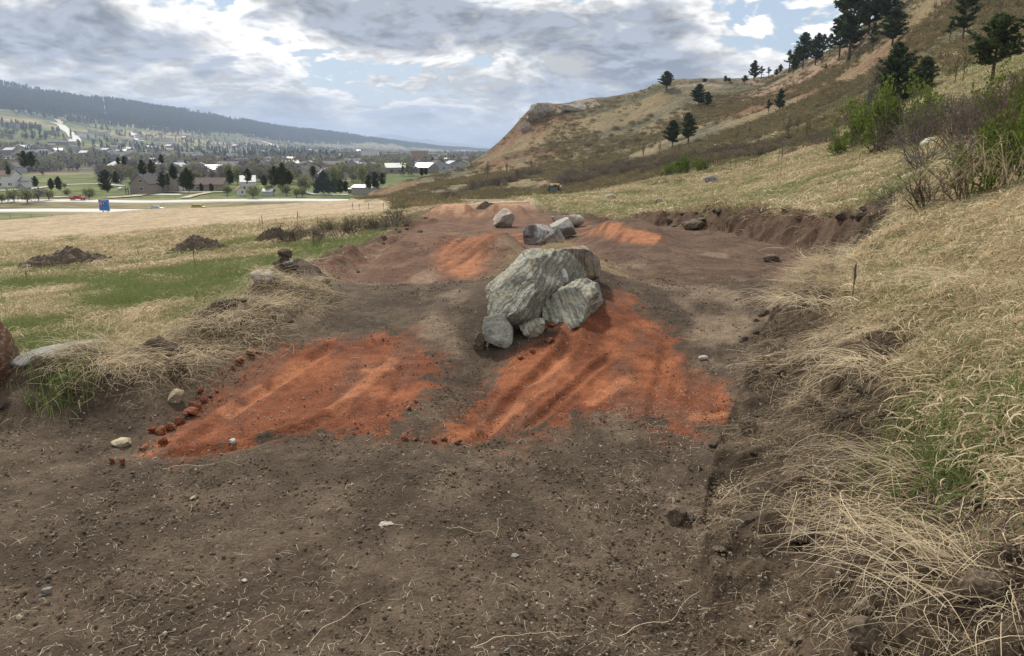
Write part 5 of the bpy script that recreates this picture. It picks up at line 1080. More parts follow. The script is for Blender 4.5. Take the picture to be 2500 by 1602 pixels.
# sage and grass tussocks over the hill
X, Y, rg = fast_pts(60000, -.2, .95, 60, 262, 601, 1.0); ry = ridgeY(X, Y); s_ = X/Y; den = fbm(X, Y, .06, 4, 602)
ok = (Y < ry+2) & ((s_ > -.16) | (Y > 120)) & (rg.random(len(X)) < .8*sm(Y, 60, 120)*sm(den, .36, .62)*(1-.8*np.clip(rock_mask(X, Y), 0, 1))); X, Y = X[ok], Y[ok]
M_SAGE = leafy('sage', (.19,.175,.10), (.34,.275,.16), trans=.15)
sg = [proto('sage', upright_tuft(3200+i, 26, (.25,.6), .10, .35, 1.1).mesh('sage', M_SAGE)) for i in range(4)]
scatter('hill_grass', 'olive and straw-coloured tussocks covering the hillside', np.c_[X, Y, h_full(X, Y)], rg.uniform(0, 6.28, len(X)), rg.uniform(.5, 1.5, len(X)), rg.integers(0, 4, len(X)), sg)
# hill sage and juniper dots
for i in range(48):
    x = rg.uniform(1330, 2050); y = np.interp(x, [1330, 1600, 2050], [300, 290, 240])+rg.uniform(-20, 90)
    shrub(x, y, rg.uniform(14, 28), rg.uniform(7, 13), i, 'small dark shrub dotted on the hillside', 'shrubs dotted on the hillside', False, y0=60)
# ---------------------------------------------------------------- haze
hb = MB().box(-9500, 9500, -30, 19500, -75, 420)
hm = bpy.data.materials.new('air'); hm.use_nodes = True; n = NT(hm.node_tree)
pv = n.n('ShaderNodeVolumePrincipled', {'Color': (.56,.70,.97,1), 'Density': .00013, 'Anisotropy': .25}); n.n('ShaderNodeOutputMaterial', {'Volume': pv.outputs[0]})
tag(link('haze', hb.mesh('haze', hm)), kind='stuff')

# ---------------------------------------------------------------- highway
M_ROAD = simple('pale_concrete_road', (.50,.49,.47), .85, .08, .3); M_LINE = simple('road_paint', (.72,.72,.68), .7, .05)
M_WHITE = simple('white_paint', (.74,.74,.72), .5, .05); M_METAL = simple('galvanised_steel', (.30,.31,.32), .5, .1, 3, .6)
M_GLASS = simple('dark_glass', (.02,.026,.032), .12, .1, 1, 0, .6); M_TYRE = simple('tyre_rubber', (.02,.02,.02), .9)
M_TAN = simple('gravel_track', (.42,.36,.28), .95, .15, .5)
YN = lambda X: 243.5+.045*(X+160)         # centre of the near carriageway
YF = lambda X: 285.0+.045*(X+160)         # centre of the far carriageway
def strip(name, fy, w0, w1, x0, x1, dz, mat, n=90, par=None):
    V = []; 
    for x in np.linspace(x0, x1, n):
        for w_ in (w0, w1): y = fy(x)+w_; V.append((x, y, zr(x, fy(x))+dz))
    Fc = [(2*i, 2*i+2, 2*i+3, 2*i+1) for i in range(n-1)]
    me = bpy.data.meshes.new(name); me.from_pydata(V, [], Fc); me.materials.append(mat); return link(name, me, par)
zr = lambda x, y: float(h_valley(np.array([float(x)]), np.array([float(y)]))[0])
for fy in (YN, YF):
    rd = MB(); V = []
    xs = np.linspace(-330, 45, 120)
    prof = [(-7.5, -.9), (-5.6, .22), (5.6, .22), (7.5, -.9)]
    for x in xs:
        for w_, dz in prof: V.append((x, fy(x)+w_, zr(x, fy(x))+dz))
    Fc = [(4*i+j, 4*i+4+j, 4*i+5+j, 4*i+1+j) for i in range(len(xs)-1) for j in range(3)]
    me = bpy.data.meshes.new('road'); me.from_pydata(V, [], Fc); me.materials.append(M_ROAD)
    ro = tag(link('road', me), kind='structure')
    for w0 in (-4.9, 3.4): tag(strip('road_marking', fy, w0, w0+.15, -330, 45, .226, M_LINE, par=ro))
RZ = lambda x, y: zr(x, y)+.23
# fences along the highway
def fence(label, pts, hgt, gap, wires, mat, post_r, px_clear=None):
    root = bpy.data.objects.new('fence', None); COL.objects.link(root); tag(root, label, 'fence'); root.location = tuple(pts[0])
    P = [Vector(p) for p in pts]; o0 = P[0]; pm = MB().tube([(0,0,-.3),(0,0,hgt)], post_r, 5).mesh('post', mat)
    wm = MB(); prev = None
    for a, b in zip(P[:-1], P[1:]):
        L = (b-a).length; k = max(1, int(L/gap))
        for i in range(k):
            q = a.lerp(b, i/k); link('post', pm, root, q-o0)
            if prev is not None:
                for z in wires: wm.tube([prev-o0+Vector((0,0,z)), q-o0+Vector((0,0,z))], .012, 3, False)
            prev = q
    link('wire', wm.mesh('wire', mat), root); return root
hz_ = lambda x, y: max(zr(x, y), float(h_full(np.array([x]), np.array([y]))[0]))
M_POST = simple('fence_post', (.16,.15,.13), .9, .2)
fence('wire fence with thin posts along the near verge of the highway', [(x, 216+.04*(x+160), hz_(x, 216+.04*(x+160))) for x in np.linspace(-225, -70, 14)], 1.35, 5.2, (.4,.8,1.25), M_POST, .06)
fence('wire fence along the far verge of the highway below the houses', [(x, 299+.045*(x+160), hz_(x, 299+.045*(x+160))) for x in np.linspace(-240, -60, 14)], 1.2, 6, (.5,1.1), M_POST, .06)

# ---------------------------------------------------------------- highway sign
def vcast(px, py, y0=140., y1=9000.): return castv([px], [py], y0=y0, y1=y1)[0]
SY = 208.; sx0 = pxY(237, 500, SY)[0]; sx1 = pxY(271, 500, SY)[0]; swd = (sx1-sx0)*1.16; sht = 27/F*SY*1.03
zt = pxY(254, 486.5, SY)[2]; zg = hz_((sx0+sx1)/2, SY)
sign = bpy.data.objects.new('highway_sign', None); COL.objects.link(sign); sign.location = ((sx0+sx1)/2, SY, zg); sign.rotation_euler = (0, 0, R(-26)); tag(sign, 'big blue highway service sign on two steel posts, seen before the road', 'sign')
M_BLUE = simple('sign_blue', (.012,.16,.52), .45, .03, 1); zc_ = zt-zg-sht/2; H2 = sht/2; W2 = swd/2
link('panel', MB().box(-W2, W2, -.03, .03, zc_-H2, zc_+H2).mesh('panel', M_BLUE), sign)
fr = MB(); bw = .11
fr.box(-W2, W2, -.045, -.032, zc_+H2-bw, zc_+H2); fr.box(-W2, W2, -.045, -.032, zc_-H2, zc_-H2+bw); fr.box(-W2, -W2+bw, -.045, -.032, zc_-H2+bw+.002, zc_+H2-bw-.002); fr.box(W2-bw, W2, -.045, -.032, zc_-H2+bw+.002, zc_+H2-bw-.002)
link('border', fr.mesh('border', M_WHITE), sign)
for x in (-W2*.42, W2*.48): link('post', MB().box(x-.13, x+.13, .035, .24, -.6, zc_+H2*.7).mesh('post', M_METAL), sign)
def lettering(txt, size, loc, mat, par, rot=(math.pi/2, 0, 0), name='lettering'):
    cu = bpy.data.curves.new(name, 'FONT'); cu.body = txt; cu.size = size; cu.extrude = .004; cu.align_x = 'CENTER'; cu.align_y = 'CENTER'; cu.materials.append(mat)
    tmp = bpy.data.objects.new('tmp', cu); COL.objects.link(tmp); me = bpy.data.meshes.new_from_object(tmp); bpy.data.objects.remove(tmp); return link(name, me, par, loc, rot)
lettering('LODGING', .46, (-.38, -.040, zc_+H2*.74), M_WHITE, sign); lettering('8', .5, (1.02, -.040, zc_+H2*.70), M_WHITE, sign)
M_RED = simple('logo_red', (.42,.03,.06), .5, .03); M_NAVY = simple('logo_navy', (.008,.014,.06), .5, .03)
lo = link('logo_panel', MB().box(-W2*.84, -W2*.36, -.040, -.031, zc_-.05, zc_+.82).mesh('logo_panel', M_WHITE), sign)
link('logo', MB().box(-W2*.81, -W2*.39, -.048, -.041, zc_, zc_+.77).mesh('logo', M_RED), sign)
link('logo', MB().box(-W2*.70, -W2*.50, -.054, -.049, zc_+.18, zc_+.62).mesh('logo', simple('logo_pink', (.75,.5,.5), .5, .03)), sign)
link('logo_panel', MB().box(-W2*.27, W2*.26, -.040, -.031, zc_-.12, zc_+.80).mesh('logo_panel', M_NAVY), sign)
q = MB(); q.prism([(.16*math.cos(a)-.03, .16*math.sin(a)+zc_+.52) for a in np.linspace(0, 6.28, 13)[:-1]], -.048, -.041, 'y'); q.prism([(-.42, zc_+.14), (-.05, zc_+.30), (.38, zc_+.12), (.38, zc_+.22), (-.05, zc_+.38), (-.42, zc_+.24)], -.048, -.041, 'y')
link('logo', q.mesh('logo', M_WHITE), sign)

# ---------------------------------------------------------------- vehicles
def car(kind, px, py, Ydist, flip, paint, label, cat, name):
    X, Y, _ = pxY(px, py, Ydist); root = bpy.data.objects.new(name, None); COL.objects.link(root); root.location = (X, Y, RZ(X, Y)); root.rotation_euler = (0, 0, R(2.6)+(math.pi if flip else 0)); tag(root, label, cat)
    M = simple(name+'_paint', paint, .28, .03, 1, .1, .5); Lh, Wh = {'pickup': (2.95, 1.0), 'sedan': (2.4, .92), 'suv': (2.35, .95)}[kind]
    prof = {'pickup': [(-2.95,.55),(-2.93,1.12),(-.95,1.16),(-.92,1.2),(1.25,1.2),(2.75,1.05),(2.95,.85),(2.95,.5),(2.4,.42),(-2.4,.42)], 'sedan': [(-2.4,.45),(-2.4,.92),(-2.1,1.0),(1.2,.96),(2.2,.80),(2.4,.62),(2.4,.36),(-2.2,.32)], 'suv': [(-2.35,.5),(-2.35,1.05),(-2.2,1.12),(1.2,1.1),(2.15,.95),(2.35,.7),(2.35,.42),(-2.2,.40)]}[kind]
    cab = {'pickup': [(-.9,1.16),(-.72,1.78),(.75,1.80),(1.45,1.18)], 'sedan': [(-1.95,.97),(-1.05,1.40),(.35,1.42),(1.25,.94)], 'suv': [(-2.25,1.08),(-1.95,1.62),(.45,1.66),(1.3,1.08)]}[kind]
    cin = [(x*.93+.02, z-.06 if z > 1.3 else z+.02) for x, z in cab]
    b = MB().prism(prof, -Wh, Wh, 'y'); bo = b.mesh('body', M); body = link('body', bo, root); bv = body.modifiers.new('b', 'BEVEL'); bv.width = .07; bv.segments = 2
    c = MB(); c.v = []; k = len(cab); V = [(x, -Wh+.06+.12*(z > 1.3), z) for x, z in cab]+[(x, Wh-.06-.12*(z > 1.3), z) for x, z in cab]; c.add(V, [tuple(range(k))[::-1], tuple(range(k, 2*k))]+[(i, (i+1) % k, k+(i+1) % k, k+i) for i in range(k)])
    cb_ = link('cabin', c.mesh('cabin', M), root)
    g = MB(); mid = (cab[1][0]+cab[2][0])/2
    for sgn in (-1, 1):
        for (xa, xb) in ((cin[0][0]+.15, mid-.05), (mid+.05, cin[3][0]-.2)):
            za, zt_ = cab[0][1]+.06, cab[1][1]-.1; xta = max(xa, cab[1][0]+.04) if xa < mid-.1 else xa; xtb = min(xb, cab[2][0]-.02) if xb > mid+.1 else xb; yb = sgn*(Wh-.06+.004); yt = sgn*(Wh-.18+.014)
            g.add([(xa, yb, za), (xb, yb, za), (xtb, yt, zt_), (xta, yt, zt_)], [(0, 1, 2, 3)])
    link('side_windows', g.mesh('window', M_GLASS), root).name = 'window'
    wsp = MB().add([(cab[3][0]-.03+.012, -Wh+.2, cab[3][1]+.05), (cab[3][0]-.03+.012, Wh-.2, cab[3][1]+.05), (cab[2][0]+.05, Wh-.26, cab[2][1]-.05), (cab[2][0]+.05, -Wh+.26, cab[2][1]-.05)], [(0, 1, 2, 3)]); link('windscreen', wsp.mesh('windscreen', M_GLASS), root)
    wm_ = MB().tube([(0, -.12, 0), (0, .12, 0)], .36 if kind != 'sedan' else .33, 16).mesh('wheel', M_TYRE); rm_ = MB().tube([(0, -.13, 0), (0, .13, 0)], .2, 12).mesh('rim', M_METAL)
    for x in (-Lh*.62, Lh*.64):
        for sgn in (-1, 1): wo = link('wheel', wm_, root, (x, sgn*(Wh-.1), .35)); link('rim', rm_, wo)
    for sgn in (-1, 1):
        link('headlight', MB().box(Lh-.06, Lh+.015, sgn*.7-.16, sgn*.7+.16, .66, .82).mesh('headlight', M_WHITE), root); link('tail_light', MB().box(-Lh-.015, -Lh+.05, sgn*.72-.12, sgn*.72+.12, .75, .95).mesh('tail_light', M_RED), root)
    return root
car('pickup', 191, 492, 285.5, True, (.33,.02,.035), 'dark red pickup truck on the far carriageway of the highway', 'truck', 'pickup_truck')
car('sedan', 383, 505, 246.5, False, (.42,.45,.48), 'silver sedan on the near carriageway behind the blue sign', 'car', 'car')
car('suv', 486, 505, 248.5, False, (.30,.27,.06), 'olive-gold sport utility vehicle on the near carriageway, right of the silver sedan', 'car', 'car')
def parked(px, py, col, kind, label, rz=0, Yd=None):
    c = vcast(px, py); o = car(kind, px, py, c[1], False, col, label, 'car', 'parked_car'); o.location = tuple(c); o.rotation_euler = (0, 0, rz)
parked(358, 470, (.03,.035,.04), 'suv', 'dark car parked at the right corner of the brown house', .3)
parked(300, 464, (.55,.56,.56), 'sedan', 'white car parked at the left side of the brown house', 1.2)
parked(285, 446, (.6,.61,.62), 'suv', 'white van-like car parked beyond the tall pine left of the brown house', .1)

# ---------------------------------------------------------------- houses
M_WIN = simple('window_glass', (.03,.038,.05), .15, .1, 1, 0, .6)
def wallmat(c, nm='wall_paint'): return simple(nm, c, .85, .06, .6)
M_TRIM = simple('trim_white', (.70,.70,.68), .6, .04)
def house(px, py, Wd, Dp, Hw, Hr, rz, wall, roof, label, group=None, name='house', windows=(), axis='x', depthpx=None, door=None, chimney=False, base=None, cat='house'):
    """gabled house; axis = run of the ridge; windows (face, u, z, w, h) with face f = front, l, r"""
    c = base if base is not None else vcast(px, py); root = bpy.data.objects.new(name, None); COL.objects.link(root); root.location = tuple(c); root.rotation_euler = (0, 0, rz); root.empty_display_size = .2; tag(root, label, cat, group)
    w2 = Wd/2; ov = .35; m1 = MB()
    if axis == 'x': m1.prism([(0, -1.2), (Dp, -1.2), (Dp, Hw), (Dp/2, Hw+Hr), (0, Hw)], -w2, w2, 'x')
    else: m1.prism([(-w2, -1.2), (w2, -1.2), (w2, Hw), (0, Hw+Hr), (-w2, Hw)], 0, Dp, 'y')
    link('wall', m1.mesh('wall', wall), root)
    r = MB(); t = .18
    if axis == 'x':
        sl_ = Hr/(Dp/2)
        for sgn in (0, 1):
            y0, y1 = (-ov, Dp/2) if sgn == 0 else (Dp+ov, Dp/2); r.add([(-w2-ov, y0, Hw-sl_*ov+.02), (w2+ov, y0, Hw-sl_*ov+.02), (w2+ov, y1, Hw+Hr+.02), (-w2-ov, y1, Hw+Hr+.02), (-w2-ov, y0, Hw-sl_*ov+t), (w2+ov, y0, Hw-sl_*ov+t), (w2+ov, y1, Hw+Hr+t), (-w2-ov, y1, Hw+Hr+t)], [(3,2,1,0),(4,5,6,7),(0,1,5,4),(1,2,6,5),(3,0,4,7)])
    else:
        sl_ = Hr/w2
        for sgn in (-1, 1):
            x0 = sgn*(w2+ov); r.add([(x0, -ov, Hw-sl_*ov+.02), (x0, Dp+ov, Hw-sl_*ov+.02), (0, Dp+ov, Hw+Hr+.02), (0, -ov, Hw+Hr+.02), (x0, -ov, Hw-sl_*ov+t), (x0, Dp+ov, Hw-sl_*ov+t), (0, Dp+ov, Hw+Hr+t), (0, -ov, Hw+Hr+t)], [(3,2,1,0),(4,5,6,7),(0,1,5,4),(1,2,6,5),(3,0,4,7)])
    ro = link('roof', r.mesh('roof', roof), root)
    if chimney: link('chimney', MB().box(w2*.3-.4, w2*.3+.4, Dp*.45, Dp*.45+.8, Hw, Hw+Hr+1.1).mesh('chimney', M_BRICK), ro)
    for (fc, u, z, ww, hh) in windows:
        if fc == 'f': bx_ = (u-ww/2, u+ww/2, -.05, -.01, z, z+hh); fx = (u-ww/2-.09, u+ww/2+.09, -.03, .01, z-.09, z+hh+.09)
        elif fc == 'r': bx_ = (w2+.01, w2+.05, u-ww/2, u+ww/2, z, z+hh); fx = (w2-.01, w2+.03, u-ww/2-.09, u+ww/2+.09, z-.09, z+hh+.09)
        else: bx_ = (-w2-.05, -w2-.01, u-ww/2, u+ww/2, z, z+hh); fx = (-w2-.03, -w2+.01, u-ww/2-.09, u+ww/2+.09, z-.09, z+hh+.09)
        fo = link('window', MB().box(*fx).mesh('window', M_TRIM), root); link('pane', MB().box(*bx_).mesh('pane', M_WIN), fo)
    if door: link('door', MB().box(door[0]-door[1]/2, door[0]+door[1]/2, -.06, -.01, 0, door[2]).mesh('door', door[3] if len(door) > 3 else M_TRIM), root)
    return root
M_BRICK = simple('brick_red', (.20,.10,.075), .9, .15, 2)
W_TAN = wallmat((.22,.185,.15)); W_WHITE = wallmat((.62,.62,.60)); W_GREY = wallmat((.33,.34,.34)); W_CREAM = wallmat((.50,.46,.38)); W_DARK = wallmat((.12,.11,.10))
R_DARK = simple('dark_shingles', (.075,.068,.065), .9, .2, 1.5); R_BROWN = simple('brown_shingles', (.13,.095,.08), .9, .2, 1.5); R_GREY = simple('grey_shingles', (.16,.16,.165), .9, .2, 1.5); R_METAL = simple('white_metal_roof', (.50,.51,.52), .4, .05, .4); R_RED = simple('faded_red_roof', (.33,.17,.13), .8, .1, 1); R_BLUE = simple('blue_grey_roof', (.25,.30,.36), .6, .1, 1)
c0 = vcast(342, 475)
hb_ = house(0, 0, 9.2, 13, 4.6, 4.2, R(-8), W_TAN, R_DARK, 'large brown house with a steep gable and dark roofs above the highway', windows=[('f', .9, 1.9, 1.7, 1.1), ('f', .9, 5.2, 1.7, 1.2)], axis='y', base=c0)
w2_ = house(0, 0, 12, 8.5, 6.2, 4.0, 0, W_TAN, R_DARK, 'x', axis='x', base=(0, 0, 0), windows=[('f', -4.6, 1.2, 1.4, 1.4)], chimney=True)
for ch in list(w2_.children): ch.parent = hb_; ch.location = (-3.5, 9.5, 0); ch.rotation_euler = (0, 0, .15)
bpy.data.objects.remove(w2_)
w2_ = house(0, 0, 7.5, 7, 6.8, 2.6, 0, W_TAN, R_DARK, 'x', axis='y', base=(0, 0, 0))
for ch in list(w2_.children): ch.parent = hb_; ch.location = (4.8, 12.5, .2)
bpy.data.objects.remove(w2_)
# porch posts of the brown house
for x in (-6.6, -5.4): link('porch_post', MB().box(x-.15, x+.15, -.2, .1, -.8, 3.2).mesh('porch_post', W_DARK), hb_)
link('garage_apron', MB().box(5.2, 19, -1.5, 5, -.4, .12).mesh('garage_apron', M_ROAD), hb_)
house(8, 458, 8.6, 10, 5.8, 2.4, R(6), W_WHITE, R_BROWN, 'tall white house cut by the left picture edge', windows=[('f', -1.1, 4.0, .8, 1.3), ('f', -1.0, .9, .8, 1.3), ('f', 3.0, 1.0, .8, 1.2), ('f', 4.0, 1.0, .6, 1.2)], axis='x')
house(51, 456, 8.4, 8, 2.9, 1.8, R(4), W_WHITE, R_GREY, 'low white garage joined to the right of the tall white house', name='garage', cat='garage')
house(54, 470, 3.6, 4, 2.2, 1.6, 0, W_GREY, R_GREY, 'small grey shed with a white-edged gable among the round shrubs', name='shed', windows=[('f', 0, 1.0, .4, .5)], axis='y', cat='shed')
house(590, 478, 3.3, 4.6, 2.5, 1.5, R(24), W_WHITE, R_RED, 'small white shed with a faded red roof by the farmhouse', name='shed', windows=[('f', .4, 1.1, .7, .8)], axis='y', cat='shed')
house(607, 468, 6.4, 8, 4.4, 2.6, R(18), W_WHITE, R_METAL, 'white farmhouse with a white metal roof behind the budding tree', windows=[('f', -1.6, 1.2, .8, 1.3), ('f', 1.2, 1.2, .8, 1.3), ('f', -.4, 3.6, .8, 1.)], chimney=True, axis='x')
house(652, 479, 4.0, 3.2, 1.9, 1.0, R(-6), wallmat((.45,.49,.50)), R_METAL, 'little pale metal shed left of the round budding trees', name='shed', axis='x', cat='shed')
ba = house(883, 476, 9.3, 7.5, 3.1, 1.0, R(-12), wallmat((.33,.29,.26), 'tan_cladding'), R_METAL, 'tan metal barn with a white roof at the edge of the hill', name='barn', windows=[('f', 1.6, .5, .7, .5)], axis='x', cat='barn')
link('barn_door', MB().box(-4.75, -4.70, 1.2, 4.2, 0, 2.6).mesh('barn_door', M_WHITE), ba)
house(770, 474, 1.8, 1.8, 1.6, .6, 0, W_DARK, R_METAL, 'tiny dark hut with a white roof right of the round budding trees', name='shed', axis='y', cat='shed')
house(862, 472, 4.6, 3.4, 1.8, .3, 0, W_DARK, R_METAL, 'low lean-to shelter joined to the left of the tan barn', name='shed', axis='x', cat='shed')
house(505, 468, 15, 9, 3.2, 2.8, R(4), W_TAN, R_BROWN, 'low brown-roofed bungalow behind the small spruces', windows=[('f', -4, 1, 1.4, 1.2), ('f', 3, 1, 1.4, 1.2)], axis='x')
tr_ = bpy.data.objects.new('cargo_trailer', None); COL.objects.link(tr_); tr_.location = tuple(vcast(427, 469)); tag(tr_, 'long white enclosed trailer parked right of the brown house', 'trailer')
link('body', MB().box(-3.6, 3.6, 0, 2.2, .5, 2.6).mesh('body', W_WHITE), tr_); link('coupling', MB().box(3.6, 5.0, 1.0, 1.2, .5, .65).mesh('coupling', M_METAL), tr_)
for x in (.6, 1.5): link('wheel', MB().tube([(x, -.05, .4), (x, .25, .4)], .38, 12).mesh('wheel', M_TYRE), tr_)
house(302, 431, 15, 8, 2.8, 2.2, R(20), W_DARK, R_BROWN, 'dark brown low building behind the tall pine left of the brown house', axis='x')
house(58, 417, 13, 8, 3.2, 2.2, R(-3), W_CREAM, R_BLUE, 'pale green bungalow with a blue-grey roof beyond the tan field', windows=[('f', -3, 1, 1.3, 1.2)], axis='x')
house(125, 411, 5, 4, 2.6, .6, 0, W_DARK, R_METAL, 'small dark shelter on the tan knoll', name='shed', axis='x', cat='shed')
# church-like roof with a tall thin spire
c = vcast(178, 396); root = bpy.data.objects.new('steeple', None); COL.objects.link(root); root.location = tuple(c); tag(root, 'dark pyramid roof with a needle-thin spire rising over the trees', 'steeple')
link('wall', MB().box(-5, 5, -5, 5, -1, 3).mesh('wall', W_DARK), root); link('roof', MB().add([(-6,-6,3),(6,-6,3),(6,6,3),(-6,6,3),(0,0,10)], [(0,1,4),(1,2,4),(2,3,4),(3,0,4)]).mesh('roof', R_DARK), root); link('spire', MB().tube([(0,0,9.8),(0,0,22)], [.35,.06], 6).mesh('spire', R_DARK), root); link('mast', MB().box(.6, .9, -6.4, -6.1, 0, 7).mesh('mast', M_WHITE), root)
# radio mast
c = vcast(259, 290, 2000); root = bpy.data.objects.new('radio_mast', None); COL.objects.link(root); root.location = tuple(c); tag(root, 'red and white lattice radio mast standing before the dark ridge', 'mast'); hh = 45/F*c[1]
for i in range(6):
    mm = MB(); z0, z1 = hh*i/6, hh*(i+1)/6; w_ = 1.5
    for a in (0, 2.094, 4.189): mm.tube([(w_*math.cos(a), w_*math.sin(a), z0), (w_*math.cos(a), w_*math.sin(a), z1)], .35, 4, False)
    for k in range(3):
        for a in (0, 2.094, 4.189): mm.tube([(w_*math.cos(a), w_*math.sin(a), lerp(z0, z1, k/3)), (w_*math.cos(a+2.094), w_*math.sin(a+2.094), lerp(z0, z1, (k+1)/3))], .2, 3, False)
    link('mast_section', mm.mesh('mast_section', M_WHITE if i % 2 else simple('mast_red', (.35,.08,.06), .6)), root)
for k in range(3): link('antenna', MB().tube([(-2.2+k*1.5, -1.6, hh*.9), (-2.2+k*1.5, -1.6, hh*1.02)], .45, 5).mesh('antenna', M_WHITE), root)
# apartment blocks on the left slope
def block(px, py, Wd, Dp, H_, label, wall, nwin, roofm, rz=0, fl=3, group=None, name='apartment_building', cat='building'):
    c = vcast(px, py); root = bpy.data.objects.new(name, None); COL.objects.link(root); root.location = tuple(c); root.rotation_euler = (0, 0, rz); tag(root, label, cat, group)
    link('wall', MB().box(-Wd/2, Wd/2, 0, Dp, -4, H_).mesh('wall', wall), root); link('roof', MB().box(-Wd/2-.5, Wd/2+.5, -.5, Dp+.5, H_+.002, H_+.5).mesh('roof', roofm), root)
    if nwin:
        wm_ = MB().box(-.9, .9, -.12, -.02, 0, 1.5).mesh('window', M_WIN)
        for i in range(nwin):
            for f in range(fl): link('window', wm_, root, (-Wd/2+(i+.5)*Wd/nwin, 0, 1.0+f*H_/fl))
    return root
block(22, 312, 32, 12, 9.5, 'long grey apartment block on the bare red lot at the far left', W_GREY, 9, R_DARK); block(50, 313, 24, 12, 9, 'second grey apartment block right of the long one', wallmat((.24,.22,.21)), 7, R_DARK); block(83, 314, 22, 12, 8.5, 'darker apartment block at the right end of the red lot', wallmat((.17,.15,.15)), 6, R_DARK)
block(122, 329, 26, 10, 7.5, 'brown and white apartment block below the red lot', wallmat((.30,.25,.23)), 8, R_BROWN, fl=2)

# ---------------------------------------------------------------- the town: houses, sheds, trees
rg = np.random.default_rng(4242)
roofs = [R_GREY, R_BROWN, R_METAL, R_DARK, R_GREY, R_BLUE]; walls = [wallmat((.40,.40,.39)), wallmat((.33,.30,.25)), W_TAN, W_GREY]
pm = []
for i in range(8):
    w_ = rg.uniform(9, 15); d_ = rg.uniform(8, 11); hw = rg.uniform(2.8, 4.6); hr = rg.uniform(1.6, 2.8)
    t = house(0, 0, w_, d_, hw, hr, 0, walls[i % 4], roofs[i % 6], 'x', axis='xy'[i % 2], base=(0, 0, 0)); wins = [('f', -w_/4), ('f', w_/4)]
    pm.append((t.children[0].data, t.children[1].data, [c.data for c in t.children])); 
    for c_ in list(t.children): bpy.data.objects.remove(c_)
    bpy.data.objects.remove(t)
winm = MB().box(-.8, .8, -.06, -.01, 1.0, 2.2).mesh('window', M_WIN)
xs_ = []; tries = 0
while len(xs_) < 215 and tries < 5000:
    tries += 1; px = rg.uniform(-30, 1130); top = np.interp(px, [0, 150, 300, 500, 750, 1130], [372, 350, 318, 340, 358, 372]); py = rg.uniform(top, 441 if px < 850 else 425)
    if 30 < px < 250 and 398 < py < 460: continue
    if py > 425 and not (px > 480): continue
    if rg.random() < .35 and py > 390: continue
    if any(abs(px-q[0]) < 11 and abs(py-q[1]) < 3 for q in xs_): continue
    xs_.append((px, py))
C = castv([p[0] for p in xs_], [p[1] for p in xs_], y0=300, y1=8000)
for i, (p, c) in enumerate(zip(xs_, C)):
    if np.isnan(c[1]): continue
    k = rg.integers(0, 8); root = bpy.data.objects.new('house', None); COL.objects.link(root); root.location = tuple(c); root.rotation_euler = (0, 0, rg.uniform(-.7, .7)); root.empty_display_size = .2
    lab = ['small grey-roofed house','brown-roofed house','white-roofed house','dark-roofed house','pale metal-roofed house','blue-grey-roofed house','low grey house','brown low house'][k]
    tag(root, lab+(' among the trees of the near side of town' if c[1] < 900 else ' far off in the middle of town' if c[1] < 1700 else ' on the far slope of the valley'), 'house', 'houses of the town in the valley')
    root.scale = (1.25,)*3; link('wall', pm[k][0], root); link('roof', pm[k][1], root)
    if c[1] < 900:
        for u in (-2.6, 2.4): link('window', winm, root, (u, -.002, 0))
# long flat commercial buildings of the centre
for px, py, wpx, h_, m_, lab in [(395,389,44,5,R_METAL,'long white-roofed warehouse left of the town centre'),(290,392,34,6,W_WHITE,'red-brick and white hall left of the white warehouse'),(345,388,36,5,R_METAL,'white flat building beside the long warehouse'),(500,380,60,5,R_METAL,'broad pale building in the town centre'),(540,372,40,5,W_WHITE,'white blocky building in the town centre'),(470,386,34,5,R_METAL,'low white shed in the town centre'),(575,392,44,4,W_CREAM,'cream building under the town centre'),
        (780,381,44,6,W_CREAM,'cream campus building in the right part of town'),(845,385,50,7,W_TAN,'long tan campus building in the right part of town'),(903,394,40,9,W_WHITE,'pale pillared hall in the right part of town'),(950,392,34,6,W_TAN,'brown campus building right of the pillared hall'),(1022,400,34,9,simple('orange_brick', (.34,.22,.15), .9),'square orange-brown building near the hill'),(1075,403,84,4,R_METAL,'very long white-roofed building near the hill'),
        (765,364,40,4,R_METAL,'white shed on the far plain'),(880,366,70,5,R_METAL,'row of white sheds on the far plain'),(930,372,60,5,R_METAL,'second row of white sheds on the far plain'),(850,362,40,5,W_WHITE,'white tank building on the far plain'),(975,377,40,5,R_METAL,'white shed at the right end of the far plain'),(605,332,26,5,R_METAL,'long white farm building below the forest'),
        (250,330,24,5,R_METAL,'white-roofed building on the left slope'),(225,327,20,5,R_METAL,'white-roofed building left of its neighbour'),(208,339,28,7,W_WHITE,'white block with windows on the left slope'),(395,346,44,6,R_METAL,'long white-edged building on the mid slope'),(288,327,14,4,R_METAL,'small pale-roofed building on the left slope'),(40,274,8,4,W_WHITE,'white farmhouse high on the left slope'),(55,275,10,4,W_WHITE,'second white farmhouse high on the left slope'),(80,279,10,4,W_WHITE,'third white farmhouse high on the left slope'),(217,300,16,4,R_METAL,'pale house near the forest edge'),(372,312,14,4,R_METAL,'pale house below the forest edge')]:
    c = vcast(px, py, 300); wd = wpx/F*c[1]; block(px, py, wd, max(12, wd*.35), h_*1.7, lab, m_ if m_ is not R_METAL else W_CREAM, 0, R_METAL, rg.uniform(-.1, .1), name='commercial_building')
